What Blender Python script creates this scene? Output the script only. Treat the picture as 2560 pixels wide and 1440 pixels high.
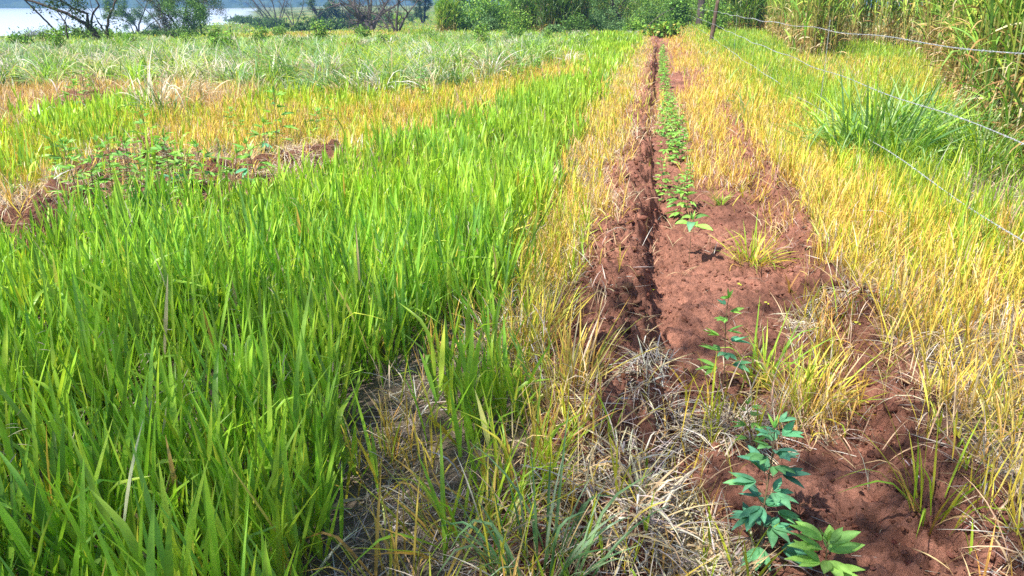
import bpy, math, random
import numpy as np
from mathutils import Vector, Matrix

for o in list(bpy.data.objects):
    bpy.data.objects.remove(o)
SC = bpy.context.scene
COL = SC.collection

# ------------------------------------------------------------------ camera
F = 1898.0                       # focal length in pixels of the 2560 px photograph
PITCH = math.radians(20.5)
EYE = 1.6
cam_d = bpy.data.cameras.new('camera')
cam = bpy.data.objects.new('camera', cam_d)
COL.objects.link(cam)
cam.location = (0, 0, EYE)
cam.rotation_euler = (math.radians(90) - PITCH, 0, 0)
cam_d.sensor_width = 36
cam_d.lens = 36 * F / 2560
cam_d.clip_start = 0.05
cam_d.clip_end = 6000
SC.camera = cam

# ------------------------------------------------------------------ sky and sun
SUN_EL = math.radians(56)
SUN_DIR = Vector((-0.79 * math.cos(SUN_EL), -0.62 * math.cos(SUN_EL), math.sin(SUN_EL))).normalized()
world = bpy.data.worlds.new('World')
SC.world = world
world.use_nodes = True
nt = world.node_tree
sky = nt.nodes.new('ShaderNodeTexSky')
sky.sky_type = 'NISHITA'
sky.sun_disc = False
sky.sun_elevation = SUN_EL
sky.sun_rotation = math.atan2(SUN_DIR.x, SUN_DIR.y)
nt.links.new(sky.outputs[0], nt.nodes['Background'].inputs[0])
nt.nodes['Background'].inputs[1].default_value = 0.105
sun_d = bpy.data.lights.new('sun', 'SUN')
sun_d.energy = 5.0
sun_d.angle = math.radians(0.5)
sun_d.color = (1.0, 0.95, 0.87)
sun = bpy.data.objects.new('sun', sun_d)
COL.objects.link(sun)
sun.rotation_euler = SUN_DIR.to_track_quat('Z', 'Y').to_euler()
SC.view_settings.view_transform = 'Standard'
SC.view_settings.look = 'None'
SC.view_settings.exposure = 1.0
SC.view_settings.gamma = 1.0
SC.render.engine = 'CYCLES'
SC.cycles.max_bounces = 6
SC.cycles.diffuse_bounces = 2
SC.cycles.glossy_bounces = 2
SC.cycles.transmission_bounces = 4
SC.cycles.transparent_max_bounces = 4
SC.cycles.volume_bounces = 0
SC.cycles.caustics_reflective = False
SC.cycles.caustics_refractive = False
SC.cycles.use_denoising = False

# ------------------------------------------------------------------ geometry of the view
ROW = math.radians(10.35)        # the furrow runs this far to the right of straight ahead
CR, SR = math.cos(ROW), math.sin(ROW)


def uv_of(x, y):
    return x * CR - y * SR, x * SR + y * CR


def xy_of(u, v):
    return u * CR + v * SR, -u * SR + v * CR


def project(x, y, z=0.0):
    zz = z - EYE
    dep = y * math.cos(PITCH) - zz * math.sin(PITCH)
    up = y * math.sin(PITCH) + zz * math.cos(PITCH)
    dep = np.maximum(dep, 0.05)
    return 1280 + F * x / dep, 720 - F * up / dep


def ray(px, py):
    a = (px - 1280) / F
    b = (720 - py) / F
    return np.array((a, math.cos(PITCH) + b * math.sin(PITCH), -math.sin(PITCH) + b * math.cos(PITCH)))


def flat(px, py, z=0.0):
    d = ray(px, py)
    t = (z - EYE) / d[2]
    return d[0] * t, d[1] * t


# ------------------------------------------------------------------ numpy noise
def _hash(ix, iy, seed):
    h = (ix.astype(np.int64) * 374761393 + iy.astype(np.int64) * 668265263 + seed * 1274126177) & 0xffffffff
    h = ((h ^ (h >> 13)) * 1274126177) & 0xffffffff
    h = h ^ (h >> 16)
    return (h & 0xffff) / 65535.0


def vnoise(x, y, seed=0):
    x = np.asarray(x, float); y = np.asarray(y, float)
    ix = np.floor(x); iy = np.floor(y)
    fx = x - ix; fy = y - iy
    fx = fx * fx * fx * (fx * (fx * 6 - 15) + 10); fy = fy * fy * fy * (fy * (fy * 6 - 15) + 10)
    a = _hash(ix, iy, seed); b = _hash(ix + 1, iy, seed)
    c = _hash(ix, iy + 1, seed); d = _hash(ix + 1, iy + 1, seed)
    return ((a * (1 - fx) + b * fx) * (1 - fy) + (c * (1 - fx) + d * fx) * fy) * 2 - 1


def fbm(x, y, octv=4, seed=0, gain=0.5):
    s = 0; a = 1.0; t = 0
    for k in range(octv):
        # rotate each octave so no lattice shows
        ca, sa = math.cos(k * 1.1 + 0.3), math.sin(k * 1.1 + 0.3)
        s = s + a * vnoise((x * ca - y * sa) * 2.0 ** k + 17.3 * k, (x * sa + y * ca) * 2.0 ** k - 9.1 * k, seed + k)
        t += a; a *= gain
    return s / t


def sstep(a, b, x):
    t = np.clip((x - a) / (b - a), 0, 1)
    return t * t * (3 - 2 * t)


def bell(x, c, w):
    return np.exp(-((x - c) / w) ** 2)


def inside(poly, px, py):
    r = np.zeros(np.shape(px), bool)
    n = len(poly)
    for i in range(n):
        x0, y0 = poly[i]; x1, y1 = poly[(i + 1) % n]
        if y0 == y1:
            continue
        c = ((y0 > py) != (y1 > py)) & (px < (x1 - x0) * (py - y0) / (y1 - y0) + x0)
        r ^= c
    return r


# ------------------------------------------------------------------ terrain
LAKE_Z = -3.0
shore_px = [(-900, 98), (0, 90), (280, 84), (440, 74), (506, 61), (560, 56), (590, 50), (572, 42), (600, 29), (640, 21.5), (-200, 20)]
LAKE = [flat(a, b, LAKE_Z) for a, b in shore_px]
LAKE = [(-700, 60)] + LAKE + [(-2500, 1031)]


def dist_poly(poly, x, y):
    d = np.full(np.shape(x), 1e9)
    n = len(poly)
    for i in range(n):
        ax, ay = poly[i]; bx, by = poly[(i + 1) % n]
        ex, ey = bx - ax, by - ay
        t = np.clip(((x - ax) * ex + (y - ay) * ey) / (ex * ex + ey * ey + 1e-9), 0, 1)
        d = np.minimum(d, np.hypot(x - ax - t * ex, y - ay - t * ey))
    return d


MOUNDS = []                       # x, y, radius, height
for px, py, r, h in [(60, 590, .5, .26), (150, 520, .45, .2), (300, 435, .5, .22), (370, 400, .42, .26), (255, 470, .4, .10),
                     (560, 430, .35, .08), (740, 415, .42, .18), (820, 400, .35, .08), (640, 460, .5, .07), (460, 480, .5, .08), (430, 425, .3, .13), (530, 440, .32, .12), (650, 425, .3, .13), (830, 400, .35, .12), (900, 390, .25, .09),
                     (40, 285, .5, .12), (215, 262, .8, .24), (1110, 198, .35, .14), (1160, 196, .5, .12), (875, 135, .9, .40),
                     (1090, 122, .7, .2), (1700, 185, .35, .06), (1640, 118, .35, .18), (1610, 200, .3, .06),
                     (2130, 800, .28, .10), (1990, 880, .2, .05), (2000, 1180, .25, .05), (2290, 1180, .3, .06), (1640, 1010, .18, .06),
                     (1600, 690, .2, .05), (1530, 760, .2, .04), (2240, 960, .3, .07), (1500, 1100, .3, .04)]:
    mx, my = flat(px, py)
    MOUNDS.append((mx, my, r, h))
PITS = []
for px, py, r, h in [(30, 610, .25, .10), (1750, 1215, .13, .11), (1780, 1290, .12, .08), (1670, 930, .12, .05), (1640, 200, .25, .10), (790, 440, .3, .06), (2110, 850, .14, .07), (1640, 830, .2, .04), (2200, 1040, .14, .05), (1990, 600, .12, .04)]:
    mx, my = flat(px, py)
    PITS.append((mx, my, r, h))


def furrow_amount(v):
    """how open and bare the furrow is along its length"""
    a = sstep(9.8, 7.0, v) + 0.75 * bell(v, 18.5, 4.5) + 0.4 * bell(v, 27, 6) + 0.5
    return np.clip(a, 0, 1)


def base_height(x, y):
    z = np.zeros(np.shape(x))
    far = np.hypot(x, y) > 20
    if np.any(far):
        xf, yf = x[far], y[far]
        ins = inside(LAKE, xf, yf)
        d = dist_poly(LAKE, xf, yf)
        zl = LAKE_Z + 3.0 * sstep(-4, 128, d) + 0.05 * np.minimum(d / 4, 1)
        zl = zl * sstep(20, 48, np.hypot(xf, yf))
        zl = np.where(ins, LAKE_Z - np.minimum(d * 0.15, 2.0), zl)
        z[far] = zl
        z[far] += 0.12 * fbm(xf * .12, yf * .12, 3, 5) * sstep(30, 50, np.hypot(xf, yf)) * np.where(ins, 0, 1)
    return z


def height(x, y, detail=True):
    x = np.asarray(x, float); y = np.asarray(y, float)
    u, v = uv_of(x, y)
    z = base_height(np.atleast_1d(x), np.atleast_1d(y)).reshape(np.shape(x))
    near = sstep(60, 25, v)
    w = u + 0.05 * vnoise(v * 1.1, v * 0 + 3.3, 2) * sstep(0.5, 2, v) + 0.045 * vnoise(v * 4.1, u * 2, 4) + .028 * vnoise(v * 11, u * 9, 6) + .012 * vnoise(v * 29, u * 26, 8)
    a = furrow_amount(v) * near
    sh = .10 * sstep(9, 5, v) + .10 * sstep(3.8, 2.4, v)
    w2 = w; w = w - sh * sstep(.9, .3, w)
    prof = 0.135 * np.exp(-((w2 + 0.20 - .45 * sh) / (0.16 + .5 * sh)) ** 2)
    prof = prof - 0.150 * sstep(-0.11, -0.02, w) * sstep(1.24, 0.98, w)
    prof = prof - 0.055 * bell(w, 0.04, 0.09) + .03 * bell(w, .75, .25)
    prof = prof + 0.075 * bell(w2, 1.20, 0.17)
    # the bottom end of the furrow (next to the viewer) is half filled in
    a = a * (0.75 + 0.25 * sstep(2.2, 3.8, v))
    z = z + prof * a
    brk = fbm(x * 4.5, y * 4.5, 3, 81); brk2 = fbm(x * 9, y * 9, 3, 83)
    for mx, my, r, h in MOUNDS:
        if h > .1:
            q = np.hypot(x - mx, y - my) / (r * .75) + .45 * brk
            z = z + h * sstep(1.25, .25, q) * (.85 + .3 * brk2)
        else:
            z = z + h * np.exp(-(((x - mx) ** 2 + (y - my) ** 2) / (r * .62) ** 2))
    for mx, my, r, h in PITS:
        z = z - h * np.exp(-(((x - mx) ** 2 + (y - my) ** 2) / (r * .8) ** 2))
    z = z + 0.03 * fbm(x * 1.3, y * 1.3, 3, 11) * near
    if detail:
        soil = soil_mask(x, y)
        n1 = fbm(x * 9, y * 9, 4, 21, .55)
        n2 = 1 - np.abs(fbm(x * 16 + n1, y * 16, 3, 31, .6)) * 2
        n3 = vnoise(x * 45, y * 45, 41)
        wx = x + .03 * n1; wy = y + .03 * vnoise(x * 7, y * 7, 47)
        lump = np.abs(vnoise(wx * 13, wy * 13, 61)) + .6 * np.abs(vnoise(wy * 24 + 3, wx * 24, 63)) + .3 * np.abs(vnoise(wx * 43, wy * 43 + 5, 65))
        berm = bell(w, -0.22, .2) + bell(w, 1.15, .2) + .25
        z = z + soil * (0.040 * n1 * (0.3 + 1.1 * berm) + 0.034 * (n2 - .5) * (0.25 + berm) - 0.014 * sstep(.40, .75, n3) * (.4 + berm) + .004 * n3 + .012 * vnoise(x * 24, y * 24, 43) * (.3 + berm) + (.026 + .036 * np.minimum(berm, 1)) * (lump - .6))
        z = z + (1 - soil) * 0.008 * n1 * sstep(25, 12, v)
    return z


DIRT = [
    [(-500, 760), (-500, 540), (0, 500), (130, 470), (250, 405), (380, 365), (480, 400), (600, 400), (720, 370), (870, 385), (890, 430), (760, 480), (600, 520), (400, 560), (200, 610), (0, 690)],
    [(-200, 312), (-200, 282), (80, 280), (170, 245), (275, 240), (270, 285), (100, 305)],
]


def soil_mask(x, y):
    u, v = uv_of(x, y)
    px, py = project(x, y)
    n = fbm(x * 2.2, y * 2.2, 3, 51)
    w = u + 0.12 * n
    a = sstep(-0.52, -0.34, w) * sstep(1.40, 1.20, w)
    # bare stretches of the furrow
    bare = 1.0
    bare = bare * sstep(60, 40, v)
    m = a * bare
    py2 = py + 22 * n
    for D in DIRT:
        m = np.maximum(m, inside(D, px + 60 * n, py2) * 1.0)
    for mx, my, r, h in MOUNDS[15:24]:
        m = np.maximum(m, sstep(r * 1.0, r * .6, np.hypot(x - mx, y - my) + .15 * n))
    return m


def G(px, py):
    """the point of the ground seen at that place of the photograph"""
    d = ray(px, py)
    x, y = flat(px, py)
    for _ in range(25):
        z = float(height(np.array([x]), np.array([y]), False)[0])
        z = max(z, LAKE_Z)
        t = (z - EYE) / min(d[2], -1e-4)
        t = min(max(t, 0.2), 1500)
        x = .5 * x + .5 * d[0] * t; y = .5 * y + .5 * d[1] * t
    return x, y, float(height(np.array([x]), np.array([y]))[0])


# ------------------------------------------------------------------ helpers
def tag(o, label=None, cat=None, group=None, kind=None):
    if label: o['label'] = label
    if cat: o['category'] = cat
    if group: o['group'] = group
    if kind: o['kind'] = kind
    return o


def empty(name, loc, rz=0.0):
    o = bpy.data.objects.new(name, None)
    o.empty_display_size = .1
    COL.objects.link(o)
    o.location = loc
    o.rotation_euler = (0, 0, rz)
    return o


def mesh_np(name, V, Q, mats, C=None, parent=None, smooth=True, UV=None):
    """V (n,3) vertices, Q (m,4) quads or (m,3) triangles, C (n,3) colours"""
    me = bpy.data.meshes.new(name)
    V = np.asarray(V, np.float32); Q = np.asarray(Q, np.int32)
    k = Q.shape[1]
    me.vertices.add(len(V)); me.vertices.foreach_set('co', V.ravel())
    me.loops.add(Q.size); me.loops.foreach_set('vertex_index', Q.ravel())
    me.polygons.add(len(Q))
    me.polygons.foreach_set('loop_start', np.arange(0, Q.size, k, dtype=np.int32))
    me.polygons.foreach_set('loop_total', np.full(len(Q), k, np.int32))
    me.polygons.foreach_set('use_smooth', np.full(len(Q), smooth, bool))
    if C is not None:
        at = me.color_attributes.new('tint', 'FLOAT_COLOR', 'POINT')
        c4 = np.ones((len(V), 4), np.float32); c4[:, :3] = C
        at.data.foreach_set('color', c4.ravel())
    me.update(calc_edges=True)
    me.validate()
    for m in (mats if isinstance(mats, (list, tuple)) else [mats]):
        me.materials.append(m)
    o = bpy.data.objects.new(name, me)
    COL.objects.link(o)
    if parent is not None:
        o.parent = parent
    return o


def copy_tree(o, parent=None):
    c = o.copy(); COL.objects.link(c); c.parent = parent
    for ch in o.children:
        copy_tree(ch, c)
    return c


# ------------------------------------------------------------------ materials
def new_mat(name):
    m = bpy.data.materials.new(name); m.use_nodes = True
    nt = m.node_tree
    for n in list(nt.nodes):
        nt.nodes.remove(n)
    out = nt.nodes.new('ShaderNodeOutputMaterial')
    return m, nt, out


def leaf_mat(name, rough=.5, trans=.35, spec=.3, noise_scale=30, tw=(1.15, 1.2, .6)):
    m, nt, out = new_mat(name)
    at = nt.nodes.new('ShaderNodeAttribute'); at.attribute_name = 'tint'
    geo = nt.nodes.new('ShaderNodeNewGeometry')
    no = nt.nodes.new('ShaderNodeTexNoise'); no.inputs['Scale'].default_value = noise_scale; no.inputs['Detail'].default_value = 3
    nt.links.new(geo.outputs['Position'], no.inputs['Vector'])
    mr = nt.nodes.new('ShaderNodeMapRange'); mr.inputs[1].default_value = .3; mr.inputs[2].default_value = .7
    mr.inputs[3].default_value = .78; mr.inputs[4].default_value = 1.18
    nt.links.new(no.outputs[0], mr.inputs[0])
    mul = nt.nodes.new('ShaderNodeVectorMath'); mul.operation = 'SCALE'
    nt.links.new(at.outputs['Color'], mul.inputs[0]); nt.links.new(mr.outputs[0], mul.inputs['Scale'])
    p = nt.nodes.new('ShaderNodeBsdfPrincipled')
    p.inputs['Roughness'].default_value = rough
    p.inputs['Specular IOR Level'].default_value = spec
    nt.links.new(mul.outputs[0], p.inputs['Base Color'])
    tr = nt.nodes.new('ShaderNodeBsdfTranslucent')
    m2 = nt.nodes.new('ShaderNodeVectorMath'); m2.operation = 'MULTIPLY'; m2.inputs[1].default_value = tw
    nt.links.new(mul.outputs[0], m2.inputs[0]); nt.links.new(m2.outputs[0], tr.inputs['Color'])
    mix = nt.nodes.new('ShaderNodeMixShader'); mix.inputs[0].default_value = trans
    nt.links.new(p.outputs[0], mix.inputs[1]); nt.links.new(tr.outputs[0], mix.inputs[2])
    nt.links.new(mix.outputs[0], out.inputs[0])
    return m


def noise_mat(name, c1, c2, scale=8, rough=.85, bump=.3, stretch=(1, 1, 1), metallic=0, coords='Object', bdist=.01):
    m, nt, out = new_mat(name)
    tc = nt.nodes.new('ShaderNodeTexCoord')
    mp = nt.nodes.new('ShaderNodeMapping'); mp.inputs['Scale'].default_value = stretch
    nt.links.new(tc.outputs[coords], mp.inputs[0])
    no = nt.nodes.new('ShaderNodeTexNoise'); no.inputs['Scale'].default_value = scale; no.inputs['Detail'].default_value = 8
    no.inputs['Roughness'].default_value = .65
    nt.links.new(mp.outputs[0], no.inputs[0])
    cr = nt.nodes.new('ShaderNodeValToRGB')
    cr.color_ramp.elements[0].position = .35; cr.color_ramp.elements[0].color = (*c1, 1)
    cr.color_ramp.elements[1].position = .66; cr.color_ramp.elements[1].color = (*c2, 1)
    nt.links.new(no.outputs[0], cr.inputs[0])
    p = nt.nodes.new('ShaderNodeBsdfPrincipled'); p.inputs['Roughness'].default_value = rough; p.inputs['Metallic'].default_value = metallic
    nt.links.new(cr.outputs[0], p.inputs['Base Color'])
    b = nt.nodes.new('ShaderNodeBump'); b.inputs['Strength'].default_value = bump; b.inputs['Distance'].default_value = bdist
    nt.links.new(no.outputs[0], b.inputs['Height']); nt.links.new(b.outputs[0], p.inputs['Normal'])
    nt.links.new(p.outputs[0], out.inputs[0])
    return m


M_GREEN = leaf_mat('green blade', rough=.38, trans=.43, spec=.5, noise_scale=14)
M_DRY = leaf_mat('dry blade', rough=.6, trans=.28, spec=.2, noise_scale=22, tw=(1.1, 1.0, .75))
M_LEAF = leaf_mat('broad leaf', rough=.5, trans=.3, spec=.25, noise_scale=40)
M_TREELEAF = leaf_mat('tree leaf', rough=.55, trans=.3, spec=.25, noise_scale=3)
M_BARK = noise_mat('dark bark', (.025, .018, .014), (.11, .085, .065), 14, .9, .7, (1, 1, .25), bdist=.02)
M_GREYBARK = noise_mat('grey bark', (.05, .04, .037), (.16, .13, .12), 18, .9, .6, (1, 1, .3), bdist=.01)
M_POST = noise_mat('weathered post wood', (.045, .028, .018), (.20, .13, .09), 25, .9, .8, (1, 1, .12), bdist=.01)
M_WIRE = noise_mat('galvanised wire', (.44, .45, .47), (.70, .72, .75), 60, .42, .1, metallic=.35)
M_STEM = noise_mat('young stem', (.10, .07, .04), (.22, .16, .08), 60, .6, .2)


def ground_mat():
    m, nt, out = new_mat('field soil')
    N = nt.nodes.new; L = nt.links.new
    at = N('ShaderNodeAttribute'); at.attribute_name = 'tint'
    geo = N('ShaderNodeNewGeometry')
    def noise(sc, det=6, rough=.6):
        n = N('ShaderNodeTexNoise'); n.inputs['Scale'].default_value = sc; n.inputs['Detail'].default_value = det; n.inputs['Roughness'].default_value = rough
        L(geo.outputs['Position'], n.inputs['Vector']); return n
    a = noise(2.6); b = noise(38, 8, .7); c = noise(160, 4, .6)
    r1 = N('ShaderNodeMapRange'); r1.inputs[1].default_value = .32; r1.inputs[2].default_value = .68; r1.inputs[3].default_value = .62; r1.inputs[4].default_value = 1.3
    L(a.outputs[0], r1.inputs[0])
    r2 = N('ShaderNodeMapRange'); r2.inputs[1].default_value = .3; r2.inputs[2].default_value = .7; r2.inputs[3].default_value = .6; r2.inputs[4].default_value = 1.35
    L(b.outputs[0], r2.inputs[0])
    mu = N('ShaderNodeMath'); mu.operation = 'MULTIPLY'; L(r1.outputs[0], mu.inputs[0]); L(r2.outputs[0], mu.inputs[1])
    sc = N('ShaderNodeVectorMath'); sc.operation = 'SCALE'; L(at.outputs['Color'], sc.inputs[0]); L(mu.outputs[0], sc.inputs['Scale'])
    # fine pale fibres and root hairs in the soil
    mp = N('ShaderNodeMapping'); mp.inputs['Scale'].default_value = (60, 400, 60); mp.inputs['Rotation'].default_value = (0, 0, .7)
    L(geo.outputs['Position'], mp.inputs[0])
    fb = N('ShaderNodeTexNoise'); fb.inputs['Scale'].default_value = 1; fb.inputs['Detail'].default_value = 2; fb.inputs['Distortion'].default_value = 1.5
    L(mp.outputs[0], fb.inputs['Vector'])
    fr = N('ShaderNodeMapRange'); fr.inputs[1].default_value = .62; fr.inputs[2].default_value = .72; fr.inputs[3].default_value = 0; fr.inputs[4].default_value = .35
    L(fb.outputs[0], fr.inputs[0])
    mx = N('ShaderNodeMix'); mx.data_type = 'RGBA'; mx.inputs[7].default_value = (.50, .32, .22, 1)
    L(fr.outputs[0], mx.inputs[0]); L(sc.outputs[0], mx.inputs[6])
    p = N('ShaderNodeBsdfPrincipled'); p.inputs['Roughness'].default_value = .95; p.inputs['Specular IOR Level'].default_value = .15
    L(mx.outputs[2], p.inputs['Base Color'])
    b1 = N('ShaderNodeBump'); b1.inputs['Strength'].default_value = 1.0; b1.inputs['Distance'].default_value = .035; L(b.outputs[0], b1.inputs['Height'])
    b2 = N('ShaderNodeBump'); b2.inputs['Strength'].default_value = .8; b2.inputs['Distance'].default_value = .005; L(c.outputs[0], b2.inputs['Height']); L(b1.outputs[0], b2.inputs['Normal'])
    L(b2.outputs[0], p.inputs['Normal'])
    L(p.outputs[0], out.inputs[0])
    return m


M_GROUND = ground_mat()

# ------------------------------------------------------------------ ground sheet
def axis(parts):
    out = []
    for a, b, s in parts:
        out.extend(np.arange(a, b, s))
    return np.array(out + [parts[-1][1]])


us = axis([(-3000, -600, 300), (-600, -100, 20), (-100, -30, 3.0), (-30, -12, .5), (-12, -7, .12), (-7, -1.6, .026), (-1.6, -.6, .025), (-.6, 1.5, .0115), (1.5, 2.6, .03), (2.6, 8, .15), (8, 40, 1.0), (40, 400, 20), (400, 3000, 400)])
vs = [-60, -30, -15, -8, -5, -3, -2, -1.2, -.5, 0, .5, .9, 1.2]
v = 1.4
while v < 60:
    vs.append(v); v += max(.0115, v * .0032)
while v < 3200:
    vs.append(v); v *= 1.035
vs = np.array(vs)
UU, VV = np.meshgrid(us, vs)
GX, GY = xy_of(UU.ravel(), VV.ravel())
GZ = height(GX, GY)
SM = soil_mask(GX, GY)[:, None]
dd = np.hypot(GX, GY)[:, None]
red = np.array((.41, .19, .13)); litter = np.array((.24, .19, .14)); green = np.array((.13, .19, .04))
n = (fbm(GX * 1.7, GY * 1.7, 3, 77)[:, None] + 1) * .5
darkred = np.array((.21, .088, .058))
gcol = red * n + darkred * (1 - n)
gcol = red * .35 + gcol * .65
under = litter * (1 - sstep(12, 40, dd)) + green * sstep(12, 40, dd)
far_n = sstep(-.2, .5, fbm(GX * .05, GY * .05, 3, 91))[:, None] * sstep(30, 60, dd)
under = under * (1 - far_n * .6) + np.array((.42, .33, .10)) * far_n * .6
strip = np.maximum(inside(DIRT[0], *project(GX, GY)), inside(DIRT[1], *project(GX, GY)))[:, None]
gcol = gcol * (1 - .38 * strip)
gcol = gcol * SM + under * (1 - SM)
nu, nv = len(us), len(vs)
ii = np.arange(nu * nv).reshape(nv, nu)
Q = np.stack([ii[:-1, :-1], ii[:-1, 1:], ii[1:, 1:], ii[1:, :-1]], -1).reshape(-1, 4)
ground = mesh_np('ground', np.stack([GX, GY, GZ], 1), Q, M_GROUND, gcol)
tag(ground, 'red earth of the grassy field with a ploughed furrow', 'ground', kind='structure')
del UU, VV

# ------------------------------------------------------------------ lake
def water():
    m, nt, out = new_mat('lake water')
    geo = nt.nodes.new('ShaderNodeNewGeometry')
    mp = nt.nodes.new('ShaderNodeMapping'); mp.inputs['Scale'].default_value = (.5, 1.3, 1)
    nt.links.new(geo.outputs['Position'], mp.inputs[0])
    no = nt.nodes.new('ShaderNodeTexNoise'); no.inputs['Scale'].default_value = .8; no.inputs['Detail'].default_value = 4
    nt.links.new(mp.outputs[0], no.inputs['Vector'])
    b = nt.nodes.new('ShaderNodeBump'); b.inputs['Strength'].default_value = .35; b.inputs['Distance'].default_value = .3
    nt.links.new(no.outputs[0], b.inputs['Height'])
    p = nt.nodes.new('ShaderNodeBsdfPrincipled'); p.inputs['Base Color'].default_value = (.66, .72, .80, 1)
    p.inputs['Roughness'].default_value = .2; p.inputs['IOR'].default_value = 1.33
    nt.links.new(b.outputs[0], p.inputs['Normal']); nt.links.new(p.outputs[0], out.inputs[0])
    V = [(-3000, 20, LAKE_Z), (300, 20, LAKE_Z), (300, 1400, LAKE_Z), (-3000, 1400, LAKE_Z)]
    return mesh_np('lake', V, [(0, 1, 2, 3)], m, smooth=False)


lake = water()
tag(lake, 'pale shining lake beyond the field', 'lake', kind='structure')

# ------------------------------------------------------------------ far hills
def hills():
    xs = np.linspace(-1900, 1500, 620); ts = np.linspace(0, 1, 60)
    X, T = np.meshgrid(xs, ts)
    Y = 1010 + 700 * T + 40 * np.sin(X * .004) - 40
    top = 75 + 30 * fbm(X * .003, X * 0 + 1, 3, 7)
    Z = LAKE_Z - 1 + top * sstep(0, .9, T) + T * 30
    bump = np.abs(fbm(X * .05, Y * .05, 4, 8)) * 10 + 3.5 * fbm(X * .2, Y * .2, 2, 9)
    Z = Z + bump * sstep(0, .04, T) + 2.5 * sstep(0, .01, T)
    V = np.stack([X, Y, Z], -1).reshape(-1, 3)
    nv, nu = X.shape
    ii = np.arange(nu * nv).reshape(nv, nu)
    Q = np.stack([ii[:-1, :-1], ii[:-1, 1:], ii[1:, 1:], ii[1:, :-1]], -1).reshape(-1, 4)
    m = noise_mat('forested hillside', (.02, .05, .02), (.09, .14, .05), .035, .95, 1.0, coords='Object', bdist=6)
    return mesh_np('hills', V, Q, m)


h = hills()
tag(h, 'hazy blue forested hills across the lake', 'hills', kind='structure')

# ------------------------------------------------------------------ blade maker
RNG = np.random.default_rng(7)


def blades(P, az, tilt, bend, L, W, C0, C1, segs=4, fold=True, twist=None, peak=.35, kink=None):
    """leaf blades: P (n,3) roots, az direction they lean to, tilt from vertical at the root, bend added along
    the blade, length, width, colour at root and tip. Returns V, Q, C."""
    n = len(P)
    t = np.linspace(0, 1, segs + 1)
    th = tilt[:, None] + bend[:, None] * t[None, :] ** 1.3
    if kink is not None:
        th = th + kink[:, None] * sstep(.5, .62, t)[None, :]
    ds = (L / segs)[:, None]
    hx = np.sin(th); hz = np.cos(th)
    H = np.concatenate([np.zeros((n, 1)), np.cumsum((hx[:, :-1] + hx[:, 1:]) / 2 * ds, 1)], 1)
    Z = np.concatenate([np.zeros((n, 1)), np.cumsum((hz[:, :-1] + hz[:, 1:]) / 2 * ds, 1)], 1)
    ca, sa = np.cos(az)[:, None], np.sin(az)[:, None]
    cen = np.stack([P[:, 0:1] + H * ca, P[:, 1:2] + H * sa, P[:, 2:3] + Z], -1)
    prof = np.where(t < peak, .55 + .45 * t / peak, 1 - ((t - peak) / (1 - peak)) ** 1.7)
    prof = np.maximum(prof, .03)
    w = (W / 2)[:, None] * prof[None, :]
    tw = np.zeros(n) if twist is None else twist
    twt = tw[:, None] * (0.3 + .7 * t[None, :])
    # side direction (horizontal, across the lean), turned about the blade by twist
    sx, sy = -sa, ca
    nx, ny, nz = -hz * ca, -hz * sa, hx          # surface normal pointing up/back
    ct, st = np.cos(twt), np.sin(twt)
    S = np.stack([sx * ct + nx * st, sy * ct + ny * st, nz * st], -1)
    if fold:
        Nn = np.stack([-sx * st + nx * ct, -sy * st + ny * ct, nz * ct], -1)
        Vv = np.stack([cen - S * w[..., None], cen - Nn * w[..., None] * .45, cen + S * w[..., None]], 2)
        k = 3
    else:
        Vv = np.stack([cen - S * w[..., None], cen + S * w[..., None]], 2)
        k = 2
    V = Vv.reshape(-1, 3)
    C = C0[:, None, None, :] * (1 - t[None, :, None, None]) + C1[:, None, None, :] * t[None, :, None, None]
    C = np.broadcast_to(C, (n, segs + 1, k, 3)).reshape(-1, 3)
    per = (segs + 1) * k
    q = []
    for s in range(segs):
        for j in range(k - 1):
            a = s * k + j
            q.append((a, a + 1, a + 1 + k, a + k))
    Q = (np.arange(n)[:, None, None] * per + np.array(q)[None]).reshape(-1, 4)
    return V, Q, C


class Acc:
    def __init__(self): self.V = []; self.Q = []; self.C = []; self.n = 0
    def add(self, V, Q, C):
        if len(V) == 0: return
        self.V.append(V.astype(np.float32)); self.Q.append((Q + self.n).astype(np.int32)); self.C.append(C.astype(np.float32)); self.n += len(V)
    def build(self, name, mat, parent=None):
        if not self.V: return None
        return mesh_np(name, np.concatenate(self.V), np.concatenate(self.Q), mat, np.concatenate(self.C), parent)


def pick(pal, n, rng=RNG, jit=.15):
    pal = np.array(pal, float)
    i = rng.integers(0, len(pal), n)
    c = pal[i] * (1 + jit * rng.standard_normal((n, 1))) * (1 + .05 * rng.standard_normal((n, 3)))
    return np.clip(c, .01, .9)


P_GREEN = [(.34, .61, .07), (.41, .68, .075), (.26, .50, .07), (.50, .73, .08), (.19, .40, .08), (.35, .62, .07)]
P_LIME = [(.46, .68, .05), (.56, .70, .06), (.36, .62, .05), (.64, .68, .07)]
P_YEL = [(.90, .66, .10), (.90, .62, .12), (.84, .67, .09), (.90, .70, .22), (.74, .68, .08), (.88, .56, .13)]
P_RUST = [(.70, .48, .15), (.72, .52, .16), (.72, .54, .24), (.62, .42, .16)]
P_STRAW = [(.74, .58, .34), (.78, .66, .44), (.68, .50, .28), (.80, .74, .60), (.56, .42, .24)]
P_GREY = [(.50, .44, .37), (.58, .52, .45), (.40, .34, .28), (.66, .61, .55)]
P_PAST = [(.20, .38, .08), (.27, .48, .08), (.30, .43, .16), (.13, .27, .06), (.38, .54, .09), (.42, .50, .22)]
P_BLUE = [(.18, .34, .13), (.25, .42, .18), (.34, .48, .27), (.13, .27, .10)]
P_WHITE = [(.66, .63, .55), (.56, .52, .42), (.64, .56, .40)]
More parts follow.
